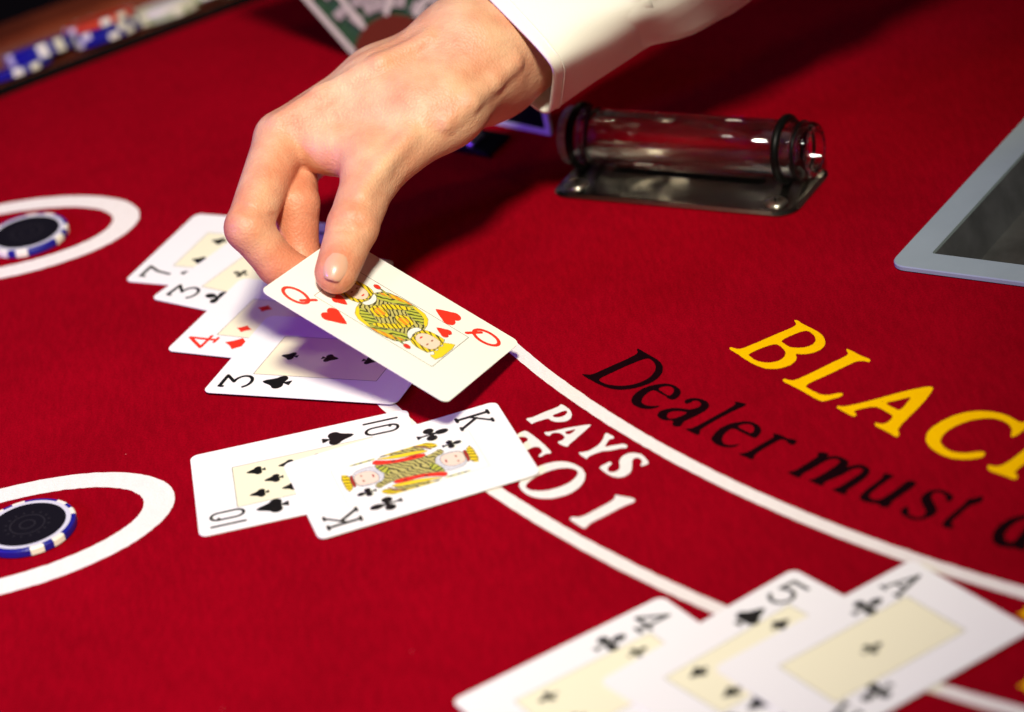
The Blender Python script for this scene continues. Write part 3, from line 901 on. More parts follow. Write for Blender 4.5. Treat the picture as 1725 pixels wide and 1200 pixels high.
def upright(name, loops, y, m, parent, th=0.6):
    """flat outline in X/Z given a thickness along Y"""
    me = flat(name, loops, 0.0)
    bm = bmesh.new()
    bm.from_mesh(me)
    r = bmesh.ops.extrude_face_region(bm, geom=list(bm.faces))
    for v in [g for g in r['geom'] if isinstance(g, bmesh.types.BMVert)]:
        v.co.z -= th * MM
    bmesh.ops.recalc_face_normals(bm, faces=bm.faces)
    bm.to_mesh(me)
    bm.free()
    me.transform(Matrix.Translation((0, y * MM, 0)) @ Matrix.Rotation(math.pi / 2, 4, 'X'))
    return link(name, me, m, parent)


upright('panel', [[(-19.8, 0.2), (20, 0.2), (92, 92), (40, 108), (-30, 104), (-68, 90)]], 0.0, M['back_green'], pl, 2.0)
upright('disc', [[(19.4 * math.cos(math.pi * i / 32), 0.3 + 19.4 * math.sin(math.pi * i / 32)) for i in range(33)]], -2.8, M['leather'], pl, 0.8)


def bar(x, z, ang, ln, w, m, name, y=-2.6):
    c, s = math.cos(math.radians(ang)), math.sin(math.radians(ang))
    n_ = (-s * w / 2, c * w / 2)
    loop = [(x + n_[0], z + n_[1]), (x - n_[0], z - n_[1]), (x - n_[0] + c * ln, z - n_[1] + s * ln), (x + n_[0] + c * ln, z + n_[1] + s * ln)]
    return upright(name, [loop], y, m, pl, 0.5)


for x, z, a, ln in ((-18.6, 1.5, 118, 95), (-12.5, 15.5, 115, 85), (-1.0, 20.2, 62, 90), (13.0, 16.5, 49, 85), (19.0, 5.0, 30, 70)):
    bar(x, z, a, ln, 2.8, M['deck_edge'], 'ray')
random.seed(3)
for ring in range(5):
    for a in (126, 108, 97, 86, 74, 55, 40):
        r = 23.5 + ring * 9.5 + random.uniform(-1, 1)
        bar(r * math.cos(math.radians(a)), r * math.sin(math.radians(a)), a + 90 if ring % 2 else a, 6.4, 5.0, M['back_pale'], 'tile', -2.45)

st = empty('sign_stand', (22, 232, 0), 'small upright black sign with white border on a dark base, under the cuff', 'sign')
SD = Vector((-0.707, 0.707, 0))
SN = Vector((-0.707, -0.707, 0))
stm = Matrix(((SD.x, 0, SN.x, 37.8), (SD.y, 0, SN.y, 226.0), (0, 1, 0, 0), (0, 0, 0, 1)))


def stand_part(name, loops, depth, th, m):
    me = flat(name, loops, 0)
    bm = bmesh.new()
    bm.from_mesh(me)
    r = bmesh.ops.extrude_face_region(bm, geom=list(bm.faces))
    for v in [g for g in r['geom'] if isinstance(g, bmesh.types.BMVert)]:
        v.co.z += th * MM
    bmesh.ops.recalc_face_normals(bm, faces=bm.faces)
    bm.to_mesh(me)
    bm.free()
    mm_ = stm.copy()
    mm_.translation = (mm_.translation + SN * depth) * MM
    me.transform(mm_)
    me.transform(Matrix.Translation(-st.location))
    return link(name, me, m, st)


stand_part('panel', [[(2.4, 2.6), (62, 2.6), (62, 36), (2.4, 36)]], 0, 1.6, M['slot'])
stand_part('border', [[(0, 0.3), (64, 0.3), (64, 38), (0, 38)], [(2.6, 2.8), (61.6, 2.8), (61.6, 35.6), (2.6, 35.6)]], 0.3, 2.0, M['chip_ring'])
link('base', sub(prism('base', [(6.9, 212.9), (18.0, 230.0), (-26.0, 272.0), (-37.0, 256.0)], 0.2, 2.6, 0.6), st.location), M['rubber'], st)
link('base_edge', sub(prism('base_edge', [(7.6, 212.0), (8.6, 213.4), (-36.0, 256.4), (-37.6, 255.0)], 0.2, 2.9, 0.5), st.location), M['acrylic'], st)
link('clip', sub(prism('clip', [(-2.2, 224.5), (0.2, 222.3), (7.0, 231.5), (4.8, 233.8)], 2.7, 4.6, 0.8), st.location), M['screw'], st)

# ------------------------------------------------------------------ playing cards
CW, CHH, CT = 63.0, 88.0, 0.30


def card_mesh(bend=0.0):
    nx, ny = 10, 14
    loop = rrect(CW, CHH, 3.4, 6)
    me = prism('card_body', loop, 0.0, CT)
    return me


CARD_BODY = card_mesh()


def spade(X, Y):
    d = np.minimum(d_ell(X, Y, -2.35, -1.3, 2.55, 2.35, 0.35), d_ell(X, Y, 2.35, -1.3, 2.55, 2.35, -0.35))
    t = np.linspace(0, 1, 9)
    left = [(-4.7 * (1 - q) ** 0.75 * (1 - 0.25 * math.sin(math.pi * q)), -0.7 + 7.0 * q) for q in t]
    poly = left + [(-a, b) for a, b in left[::-1][1:]] + [(0, -2.0)]
    d = np.minimum(d, d_poly(X, Y, poly))
    return np.minimum(d, d_poly(X, Y, [(-0.45, -1.5), (0.45, -1.5), (0.5, -3.8), (1.7, -6.2), (-1.7, -6.2), (-0.5, -3.8)]))


def heart(X, Y):
    d = np.minimum(d_ell(X, Y, -2.35, 2.2, 2.6, 2.6), d_ell(X, Y, 2.35, 2.2, 2.6, 2.6))
    t = np.linspace(0, 1, 9)
    left = [(-4.95 * (1 - q) ** 0.8, 2.0 - 7.4 * q) for q in t]
    return np.minimum(d, d_poly(X, Y, left + [(-a, b) for a, b in left[::-1][1:]] + [(0, 3.2)]))


def diamond(X, Y):
    pts = []
    for (ax, ay), (bx, by) in (((0, 6), (4.5, 0)), ((4.5, 0), (0, -6)), ((0, -6), (-4.5, 0)), ((-4.5, 0), (0, 6))):
        for q in np.linspace(0, 1, 6)[:-1]:
            k = 1 - 0.12 * math.sin(math.pi * q)
            pts.append(((ax + (bx - ax) * q) * k, (ay + (by - ay) * q) * k))
    return d_poly(X, Y, pts)


def club(X, Y):
    d = d_ell(X, Y, 0, 3.7, 1.75, 2.5)
    d = np.minimum(d, d_ell(X, Y, -2.95, -1.0, 2.0, 2.0))
    d = np.minimum(d, d_ell(X, Y, 2.95, -1.0, 2.0, 2.0))
    d = np.minimum(d, d_poly(X, Y, [(-2.2, 0.1), (0, -0.2), (2.2, 0.1), (2.2, -1.6), (0, -1.0), (-2.2, -1.6)]))
    d = np.minimum(d, d_poly(X, Y, [(-0.5, 1.6), (0.5, 1.6), (0.9, -0.4), (-0.9, -0.4)]))
    return np.minimum(d, d_poly(X, Y, [(-0.4, -1.0), (0.4, -1.0), (0.4, -4.6), (1.4, -6.2), (-1.4, -6.2), (-0.4, -4.6)]))


SUITS = {'spade': (spade, 'ink_black'), 'heart': (heart, 'ink_red'), 'diamond': (diamond, 'ink_red'), 'club': (club, 'ink_black')}
PIP = {}
for k, (fn, m) in SUITS.items():
    PIP[k] = implicit(k, lambda X, Y, fn=fn: fn(X, Y) - 0.18, (-5.6, 5.6, -6.8, 6.8), 0.2)
    PIP[k].materials.append(M[m])


def arcp(cx, cy, rx, ry, a0, a1, n=14):
    return [(cx + rx * math.cos(math.radians(a0 + (a1 - a0) * i / n)), cy + ry * math.sin(math.radians(a0 + (a1 - a0) * i / n))) for i in range(n + 1)]


def glyph(ch):
    """index figures in a 10 x 14 box centred on the origin"""
    L = lambda X, Y, p, w: d_line(X, Y, p, w)

    def fn(X, Y):
        if ch == '7':
            return np.min([L(X, Y, [(-4.4, 6.4), (4.4, 6.4), (0.8, 0.5), (-0.8, -6.4)], 1.25), L(X, Y, [(-4.4, 6.6), (-4.4, 4.2)], 1.0), L(X, Y, [(-4.2, 6.2), (4.2, 6.2)], 1.5)], 0)
        if ch == '3':
            return np.min([L(X, Y, [(-4.4, 4.8), (-4.3, 6.4), (4.2, 6.4), (-0.4, 1.3)], 1.2), L(X, Y, [(-0.4, 1.3)] + arcp(0.0, -2.5, 4.5, 3.9, 92, -150), 1.2), L(X, Y, [(-4.2, 6.2), (4.0, 6.2)], 1.4)], 0)
        if ch == '4':
            return np.min([L(X, Y, [(2.2, -6.5), (2.2, 6.5), (-4.6, -2.6), (4.8, -2.6)], 1.3), L(X, Y, [(0.4, -6.4), (4.0, -6.4)], 1.1)], 0)
        if ch == '5':
            return np.min([L(X, Y, [(4.0, 6.3), (-3.4, 6.3), (-3.9, 0.6)], 1.3), L(X, Y, [(-3.9, 0.6)] + arcp(-0.1, -2.2, 4.4, 4.2, 125, -150), 1.3)], 0)
        if ch == '10':
            o = np.abs(np.maximum(np.abs(X - 1.6) - 1.0, 0) ** 2 + 0) * 0
            oval = d_line(X, Y, [(0.9, 3.4)] + arcp(2.3, 3.4, 2.6, 3.0, 180, 0) + [(4.9, -3.4)] + arcp(2.3, -3.4, 2.6, 3.0, 0, -180) + [(-0.3, 3.4)], 1.0)
            return np.minimum(oval, L(X, Y, [(-4.6, 6.5), (-4.6, -6.5)], 1.1)) + o
        if ch == 'K':
            return np.min([L(X, Y, [(-3.4, 6.2), (-3.4, -6.2)], 1.5), L(X, Y, [(3.9, 6.2), (-3.0, -1.0)], 0.95), L(X, Y, [(-1.2, 1.0), (4.2, -6.2)], 1.35),
                           L(X, Y, [(-4.9, 6.4), (-1.9, 6.4)], 1.0), L(X, Y, [(-4.9, -6.4), (-1.9, -6.4)], 1.0), L(X, Y, [(2.6, 6.4), (5.0, 6.4)], 1.0), L(X, Y, [(2.9, -6.4), (5.2, -6.4)], 1.0)], 0)
        if ch == 'A':
            return np.min([L(X, Y, [(0, 6.5), (-3.8, -6.2)], 1.0), L(X, Y, [(0, 6.5), (3.8, -6.2)], 1.5), L(X, Y, [(-2.6, -1.8), (2.6, -1.8)], 0.9), L(X, Y, [(-5.0, -6.4), (-2.4, -6.4)], 1.0), L(X, Y, [(2.4, -6.4), (5.0, -6.4)], 1.0)], 0)
        if ch == 'Q':
            return np.min([d_line(X, Y, arcp(0, 0.6, 4.0, 5.6, 0, 360, 36), 1.3), L(X, Y, [(-1.2, -2.6), (1.2, -4.2), (4.4, -6.4)], 1.3)], 0)
    return fn


GL = {}


def index_mesh(ch, m):
    if (ch, m) not in GL:
        me = implicit('index_' + ch, lambda X, Y, g=glyph(ch): g(X, Y) - 0.14, (-6.0, 6.0, -7.4, 7.4), 0.16)
        me.materials.append(M[m])
        GL[(ch, m)] = me
    return GL[(ch, m)]


PANEL = flat('panel', [rrect(30.6, 56.0, 0.3, 1)], 0)
PANEL.materials.append(M['card_panel'])


def frame_line(w, h, t):
    return flat('frame_line', [rrect(w + t, h + t, 0.3, 1), rrect(w - t, h - t, 0.3, 1)], 0)


FRAME = frame_line(30.8, 56.2, 0.26)
FRAME.materials.append(M['ink_line'])
FRAME_PALE = FRAME.copy()
FRAME_PALE.materials.clear()
FRAME_PALE.materials.append(M['card_panel'])
Z1, Z2, Z3 = CT + 0.03, CT + 0.06, CT + 0.09
PIPS = {'7': [(-8.8, 18.5), (8.8, 18.5), (-8.8, 0), (8.8, 0), (-8.8, -18.5), (8.8, -18.5), (0, 9.2)],
        '3': [(0, 18.6), (0, 0), (0, -18.6)],
        '4': [(-8.8, 18.5), (8.8, 18.5), (-8.8, -18.5), (8.8, -18.5)],
        '5': [(-8.8, 18.5), (8.8, 18.5), (-8.8, -18.5), (8.8, -18.5), (0, 0)],
        '10': [(-8.8, 19), (8.8, 19), (-8.8, 6.3), (8.8, 6.3), (-8.8, -6.3), (8.8, -6.3), (-8.8, -19), (8.8, -19), (0, 12.6), (0, -12.6)],
        'A': [(0, 0)]}


def put(name, me, parent, x, y, z, rot=0.0, sc=1.0, m=None):
    o = link(name, me, m, parent)
    o.location = (x * MM, y * MM, z * MM)
    o.rotation_euler.z = rot
    o.scale = (sc, sc, 1)
    return o


def court(parent, shapes, z):
    """half figure and its half-turn twin"""
    for half in (0, 1):
        fig = link('court_figure', None, None, parent)
        fig.empty_display_size = 0.01
        fig.rotation_euler.z = math.pi * half
        for k, (nm, pts, m) in enumerate(shapes):
            lp = chaikin(pts, 1)
            zz = z + 0.014 * (k + half * 0.5)
            part = link(nm, flat(nm, [lp], zz), M[m], fig)
            if nm not in ('eye', 'mouth', 'band_stud', 'sword'):
                link('outline', flat('outline', [shrink(lp, -0.10), shrink(lp, 0.10)], zz + 0.005), M['ink_line'], part)


def card(rank, suit, label, mw, panel=True, edge=None, corners=True):
    e = link('playing_card', None, None, None, label, 'playing card', 'playing cards on the table')
    e.empty_display_size = 0.02
    e.matrix_world = mw
    link('card_body', CARD_BODY, M['card'], e)
    ink = SUITS[suit][1]
    for rot, s in ((0.0, 1), (math.pi, -1)):
        put('index', index_mesh(rank, ink), e, s * -21.8, s * 32.4, Z2, rot)
        put('corner_pip', PIP[suit], e, s * -20.6, s * 14.8, Z2, rot)
    if rank in PIPS:
        put('panel', PANEL, e, 0, 0, Z1)
        put('frame_line', FRAME, e, 0, 0, Z2)
        for x, y in PIPS[rank]:
            put('pip', PIP[suit], e, x, y, Z3, 0 if y >= -0.1 else math.pi, 0.60 if rank != 'A' else 0.66)
    return e


def on_table(x, y, ang_u, z, tilt=(0, 0)):
    return Matrix.Translation((x * MM, y * MM, z * MM)) @ Matrix.Rotation(math.radians(ang_u - 90), 4, 'Z') @ Matrix.Rotation(math.radians(tilt[0]), 4, 'X') @ Matrix.Rotation(math.radians(tilt[1]), 4, 'Y')


def from_corner(cx, cy, ang):
    """centre of a card whose lower right corner (u0, v0) is known"""
    a = math.radians(ang)
    u, v = np.array([math.cos(a), math.sin(a)]), np.array([-math.sin(a), math.cos(a)])
    c = np.array([cx, cy]) + u * 44 + v * 31.5
    return float(c[0]), float(c[1])


# the split row under the dealer's hand, bottom card first
card('7', 'spade', 'seven of spades, lowest of the four cards fanned under the hand', on_table(-107.1, 163.3, -31.0, 0.35))
x, y = from_corner(-149.1, 136.6, -41.0)
card('3', 'club', 'three of clubs, between the seven of spades and four of diamonds', on_table(x, y, -41.0, 0.75))
x, y = from_corner(-142.3, 85.2, -32.0)
card('4', 'diamond', 'four of diamonds with red figure, between the two threes', on_table(x, y, -32.0, 1.15))
card('3', 'spade', 'three of spades, top of the fanned row and shaded by the raised queen', on_table(-73.5, 50.0, -27.4, 1.55))
# the pair in front
card('10', 'spade', 'ten of spades lying half under the king', on_table(-87.0, -35.4, 3.06, 0.35))
KING = card('K', 'club', 'king of clubs lying across the ten of spades', on_table(-46.7, -48.9, 11.2, 0.80, (0.15, -0.35)))
# the blurred hand at the front edge
card('4', 'club', 'blurred four of clubs, leftmost card at the bottom edge of the picture', on_table(10.8, -216.4, 26.7, 0.35))
card('5', 'spade', 'blurred five of spades between the four and the ace at the bottom edge', on_table(62.3, -217.8, 31.3, 0.80))
card('A', 'club', 'blurred ace of clubs, topmost and rightmost card at the bottom edge', on_table(100.8, -225.8, 28.7, 1.25))

KS = [('robe', [(-6.4, 9.5), (-4.4, 11.4), (3.4, 11.7), (10.2, 12.6), (9.2, 7.7), (7.2, 1.1), (5.6, -7.6), (6.5, -11.5), (8.4, -14.3), (4.0, -15.6), (0.6, -7.5), (-0.6, 4.0)], 'ink_olive'),
      ('crown', [(-4.7, 25.9), (10.4, 25.9), (8.4, 22.5), (2.9, 23.1), (-1.8, 23.0)], 'ink_yellow'),
      ('crown_band', [(-1.8, 23.0), (2.9, 23.1), (7.8, 22.3), (7.2, 21.2), (2.0, 21.7), (-1.4, 21.7)], 'ink_darkred'),
      ('hair', [(7.2, 21.4), (9.4, 19.7), (10.4, 16.4), (9.9, 12.4), (6.6, 10.4), (2.4, 9.6), (-2.4, 11.0), (-3.4, 13.0), (-3.6, 17.5), (-2.4, 20.8), (2.0, 21.8)], 'ink_grey'),
      ('face', [(-1.1, 21.2), (2.9, 21.6), (6.6, 20.8), (7.6, 18.5), (7.6, 15.2), (4.7, 12.5), (0.3, 12.1), (-2.4, 13.3), (-2.7, 16.2), (-2.3, 18.9)], 'ink_skin'),
      ('eye', [(0.0, 18.6), (1.6, 18.9), (2.0, 18.2), (0.4, 17.8)], 'ink_brown'), ('eye', [(4.2, 18.6), (5.6, 18.8), (5.8, 18.0), (4.4, 17.9)], 'ink_brown'),
      ('mouth', [(1.2, 14.4), (4.0, 14.4), (3.6, 13.7), (1.6, 13.7)], 'ink_darkred'),
      ('collar', [(0.8, 7.6), (1.4, 9.8), (9.6, 12.4), (7.4, 8.2), (4.6, 7.0)], 'ink_green'),
      ('red_band', [(10.2, 12.6), (14.0, 11.2), (11.0, 7.2), (8.7, 1.5), (9.1, -4.6), (7.5, -8.5), (5.2, -7.5), (5.9, -1.7), (6.9, 4.0)], 'ink_red'),
      ('band_stud', [(8.6, 5.6), (9.8, 4.6), (9.0, 3.2), (7.9, 4.2)], 'ink_darkred'), ('band_stud', [(7.2, -2.6), (8.4, -3.4), (7.6, -5.0), (6.6, -4.0)], 'ink_darkred'),
      ('sleeve_trim', [(14.1, 10.3), (12.0, 6.9), (9.7, 1.2), (9.1, -4.6), (8.3, -9.1), (9.6, -9.7), (11.5, -5.2), (12.6, 1.2), (13.4, 6.6)], 'ink_gold'),
      ('sleeve', [(9.7, -9.5), (11.8, -5.3), (12.8, 1.2), (13.6, 5.7), (15.0, 1.1), (15.0, -2.8), (14.0, -6.9)], 'ink_olive'),
      ('sleeve_edge', [(14.9, 9.1), (15.4, 5.2), (15.4, -0.8), (15.4, -6.6), (15.2, -11.6), (10.8, -14.8), (9.5, -11.8), (14.0, -8.2), (14.8, -3.4), (14.6, 1.1), (14.3, 6.2)], 'ink_yellow'),
      ('sleeve_fold', [(9.2, -11.7), (9.5, -10.6), (12.6, -8.4), (14.6, -4.5), (14.4, -7.6), (12.0, -9.9)], 'ink_brown'),
      ('sword', [(14.0, 10.5), (14.3, 20.5), (15.0, 20.5), (14.9, 10.5)], 'ink_green')]
put('frame_line', FRAME_PALE, KING, 0, 0, Z1)
court(KING, KS, Z1)
for s in (1, -1):
    put('pip', PIP['club'], KING, -8.6 * s, 19.4 * s, Z3 + 0.3, 0 if s > 0 else math.pi, 0.6)

# the queen held up by the hand
QC = Vector((-43.9, 14.9, 33.9))
QU, QV = Vector((63.8, -45.6, -39.9)).normalized(), Vector((32.6, 53.2, -8.7)).normalized()
QN = QU.cross(QV).normalized()
QV = QN.cross(QU).normalized()
qm = Matrix(((QV.x, -QU.x, QN.x, QC.x * MM), (QV.y, -QU.y, QN.y, QC.y * MM), (QV.z, -QU.z, QN.z, QC.z * MM), (0, 0, 0, 1)))
QUEEN = card('Q', 'heart', 'queen of hearts held tilted between thumb and fingers above the table', qm @ Matrix.Translation((0, 0, -CT * MM)))
QS = [('robe', [(-14.8, 2), (-13, 10), (-6, 13.5), (6, 13.8), (13, 11), (15, 4), (14.6, -6), (4, -4), (-4, 4)], 'ink_olive'),
      ('cape', [(-14.6, 2), (-12.6, 9.6), (-6, 12.8), (-6, 6), (-9, 0)], 'ink_green'), ('cape_edge', [(-14.8, 2.4), (-13.2, 10), (-6.4, 13.4), (-6, 11.8), (-11.4, 8.8), (-13, 2)], 'ink_gold'), ('sleeve', [(5, 13), (12, 10.5), (14.6, 3), (14, -4), (9.5, 3), (6, 8)], 'ink_green'), ('sleeve_trim', [(9, 12), (12.6, 10), (14.8, 3), (14.4, -3), (12.6, 2.6), (10.6, 7.6)], 'ink_orange'),
      ('sleeve_band', [(2, 8), (8, 4), (12.5, -2), (10.5, -3), (6, 1), (0.5, 5.5)], 'ink_yellow'),
      ('bodice', [(-5, 8.5), (1.0, 9.0), (3.0, 4.5), (-1.0, 0.0), (-6, 3)], 'ink_yellow'), ('bodice_panel', [(-3.2, 7.0), (0.2, 7.4), (1.0, 4.5), (-1.0, 2.0), (-4.0, 4.0)], 'ink_orange'),
      ('crown', [(-6.5, 27.6), (10.5, 27.6), (9.5, 23.2), (7.4, 25.0), (5.6, 22.8), (3.6, 24.6), (1.8, 22.6), (-0.4, 24.4), (-2.4, 22.8), (-4.4, 24.8)], 'ink_gold'),
      ('hair', [(-5.0, 23.4), (8.6, 23.4), (9.6, 18.0), (8.6, 14.0), (6.2, 12.6), (-2.6, 12.6), (-4.6, 15.0), (-5.2, 19.5)], 'ink_yellow'),
      ('face', [(-2.0, 23.0), (5.6, 23.0), (7.0, 19.0), (6.0, 14.6), (2.0, 12.8), (-1.8, 14.4), (-3.0, 18.6)], 'ink_skin'),
      ('collar', [(-3.0, 13.2), (2.0, 11.6), (7.4, 13.2), (6.0, 10.6), (2.0, 9.2), (-2.6, 10.4)], 'card'),
      ('eye', [(-0.8, 19.6), (0.8, 19.8), (1.0, 19.1), (-0.6, 18.9)], 'ink_brown'), ('eye', [(3.2, 19.6), (4.8, 19.8), (5.0, 19.1), (3.4, 18.9)], 'ink_brown'),
      ('mouth', [(1.0, 15.6), (3.4, 15.6), (3.0, 14.9), (1.4, 14.9)], 'ink_red'),
      ('flower', [(11.0, 15.0), (12.6, 16.4), (14.0, 15.0), (13.4, 13.0), (11.6, 12.8)], 'ink_red'), ('flower_stem', [(12.0, 13.0), (12.8, 13.0), (11.8, 7.0), (11.0, 7.2)], 'ink_green')]
put('frame_line', FRAME, QUEEN, 0, 0, Z1)
court(QUEEN, QS, Z1)
for s in (1, -1):
    put('pip', PIP['heart'], QUEEN, -9.2 * s, 19.4 * s, Z3 + 0.3, 0 if s > 0 else math.pi, 0.6)

# ------------------------------------------------------------------ the dealer's hand: one implicit surface
STEP = 0.9
LO, HI = np.array([-118.0, 2.0, 4.0]), np.array([84.0, 200.0, 140.0])
NX, NY, NZ = (int(math.ceil(v)) + 1 for v in (HI - LO) / STEP)
gx, gy, gz = (LO[i] + STEP * np.arange(n, dtype=np.float32) for i, n in enumerate((NX, NY, NZ)))


def smin(a, b, k):
    h = np.clip(0.5 + 0.5 * (b - a) / k, 0, 1)
    return b + (a - b) * h - k * h * (1 - h)


def smax(a, b, k):
    return -smin(-a, -b, k)


def box_of(pts, pad):
    p = np.array(pts)
    a = np.maximum(((p.min(0) - pad - LO) / STEP).astype(int), 0)
    b = np.minimum(((p.max(0) + pad - LO) / STEP).astype(int) + 2, (NX, NY, NZ))
    return tuple(slice(int(i), int(j)) for i, j in zip(a, b))


def cone(a, b, r0, r1, sl):
    X, Y, Z = np.meshgrid(gx[sl[0]], gy[sl[1]], gz[sl[2]], indexing='ij')
    a, b = np.array(a, np.float32), np.array(b, np.float32)
    d = b - a
    L = float(d @ d) + 1e-6
    t = np.clip(((X - a[0]) * d[0] + (Y - a[1]) * d[1] + (Z - a[2]) * d[2]) / L, 0, 1)
    dist = np.sqrt((X - a[0] - t * d[0]) ** 2 + (Y - a[1] - t * d[1]) ** 2 + (Z - a[2] - t * d[2]) ** 2)
    return (dist - (r0 + (r1 - r0) * t)).astype(np.float32)


def new_field():
    return np.full((NX, NY, NZ), 60.0, np.float32)


def add(F, chain, k):
    for p, q in zip(chain[:-1], chain[1:]):
        sl = box_of([p[:3], q[:3]], max(p[3], q[3]) + k + 6)
        F[sl] = smin(F[sl], cone(p[:3], q[:3], p[3], q[3], sl), k)


def carve(F, chain, k):
    for p, q in zip(chain[:-1], chain[1:]):
        sl = box_of([p[:3], q[:3]], max(p[3], q[3]) + k + 3)
        F[sl] = smax(F[sl], -cone(p[:3], q[:3], p[3], q[3], sl), k)


TH_TIP, TH_IP = (-62.0, 19.8, 55.4, 8.6), (-52.7, 39.4, 64.1, 10.2)
THUMB = [(-62.0, 19.8, 55.4, 8.6), (-52.7, 39.4, 64.1, 10.2), (-41.0, 68.4, 73.4, 11.3)]
INDEX = [(-74.2, 44.5, 42.3, 7.2), (-85.7, 46.6, 50.2, 8.4), (-94.3, 50.1, 67.1, 9.3), (-76.2, 93.0, 82.9, 11.2)]
MIDDLE = [(-74.5, 54.2, 35.1, 7.2), (-77.5, 64.4, 45.2, 8.2), (-74.6, 72.7, 62.4, 9.2), (-75.2, 114.7, 72.5, 11.5)]
RING = [(-70.2, 76.2, 27.2, 7.0), (-77.1, 85.8, 32.3, 8.0), (-85.1, 102.7, 42.4, 9.0), (-74.4, 129.0, 61.2, 11.0)]
LITTLE = [(-75.8, 103.7, 19.1, 6.3), (-81.3, 114.1, 21.6, 7.0), (-87.0, 136.1, 28.3, 7.8), (-71.5, 143.6, 50.4, 10.0)]
MC2 = [(-75.3, 93.8, 82.3, 11.6), (-32.8, 104.7, 91.8, 14.0), (3.0, 119.5, 98.0, 16.5)]
MC3 = [(-75.6, 115.0, 73.1, 11.5), (-32.9, 125.9, 84.6, 14.0), (5.6, 138.0, 90.1, 16.5)]
MC4 = [(-74.4, 129.0, 61.2, 11.0), (-32.0, 137.5, 72.6, 13.5), (6.9, 145.7, 79.3, 16.0)]
MC5 = [(-71.5, 143.6, 50.4, 10.0), (-31.8, 148.3, 63.2, 12.0), (9.3, 145.1, 74.0, 15.0)]
MC1 = [(-40.9, 68.5, 73.6, 11.3), (-7.8, 91.3, 84.0, 13.6), (12.2, 112.4, 89.1, 15.5)]
INTER = [(-61.5, 92.1, 81.3, 9.0), (-21.9, 92.2, 87.6, 13.0)]
THENAR = [(-21.4, 99.7, 74.3, 10.5), (17.0, 126.4, 77.3, 14.5)]
ARM1 = [(7.5, 122.8, 93.5, 20.5), (30.6, 134.8, 96.7, 17.5), (67.6, 150.0, 103.6, 16.0)]
ARM2 = [(10.4, 129.0, 82.0, 18.5), (33.3, 140.6, 86.5, 15.5), (70.4, 153.7, 93.8, 14.0)]
WEB = [(-69.0, 91.8, 80.8, 7.0), (-57.2, 83.7, 78.3, 8.0), (-43.3, 75.1, 77.2, 10.0)]
CREASE_LINES = [[(-96.59, 48.49, 77.04, 1.0), (-92.01, 45.5, 76.2, 1.0), (-86.44, 47.51, 73.75, 1.0), (-82.78, 52.15, 68.54, 1.0)], [(-95.43, 50.8, 77.81, 0.9), (-90.58, 48.13, 77.02, 0.9), (-85.93, 49.53, 74.81, 0.9)], [(-58.33, 32.08, 71.65, 0.8), (-54.04, 29.28, 71.05, 0.8), (-49.53, 30.25, 70.67, 0.8), (-46.08, 31.11, 68.45, 0.8)], [(-57.0, 33.8, 73.18, 0.8), (-52.95, 31.21, 72.53, 0.8), (-48.7, 32.02, 72.02, 0.8)], [(-58.29, 28.51, 70.21, 0.8), (-53.31, 26.7, 69.25, 0.8), (-48.25, 28.64, 67.74, 0.8)]]
RIDGE_LINES = [[(-8.27, 74.48, 85.53, 3.0), (2.66, 80.52, 89.34, 3.0), (13.29, 92.78, 90.78, 3.0), (23.44, 101.5, 93.46, 3.0)], [(-75.35, 89.44, 92.73, 3.0), (-56.77, 95.21, 98.38, 3.0), (-30.58, 98.25, 105.56, 3.0), (-9.67, 106.36, 108.98, 3.0)], [(-46.66, 44.03, 74.51, 3.0), (-37.97, 57.15, 78.41, 3.0), (-23.96, 69.55, 84.38, 3.0)]]
PALM = [(MC2, 8), (MC3, 9), (MC4, 9), (MC5, 9), (MC1, 12), (INTER, 9), (THENAR, 10), (WEB, 6), (ARM1, 14), (ARM2, 14)]
FINGERS = [(THUMB, 7), (INDEX, 3.6), (MIDDLE, 4), (RING, 4), (LITTLE, 4)]
BULGES = {}
RIDGES = [(p, 4.0) for p in RIDGE_LINES]
CREASES = [(p, 2.2) for p in CREASE_LINES]
FLUSH_SHADE = [(INDEX[0][:3], 18, 0.8), (INDEX[1][:3], 14, 0.7), (INDEX[2][:3], 15, 0.6), (INDEX[3][:3], 15, 0.35), (THUMB[0][:3], 17, 0.6), (THUMB[1][:3], 12, 0.4), (MIDDLE[1][:3], 22, 0.8), (MIDDLE[2][:3], 20, 0.8), (RING[1][:3], 25, 0.8)]  # redder knuckles and tips, plus finger shade put into the skin colour


palm = new_field()
for ch_, k in PALM:
    add(palm, ch_, k)
total = palm
for ch_, kb in FINGERS:
    F = new_field()
    add(F, ch_, 2.2)
    for bl in BULGES.get(id(ch_), []):
        add(F, bl, 3.0)
    joined = smin(palm, F, kb)
    total = smin(total, joined, 1.2)
for ch_, k in RIDGES:
    add(total, ch_, k)
for ch_, k in CREASES:
    carve(total, ch_, k)


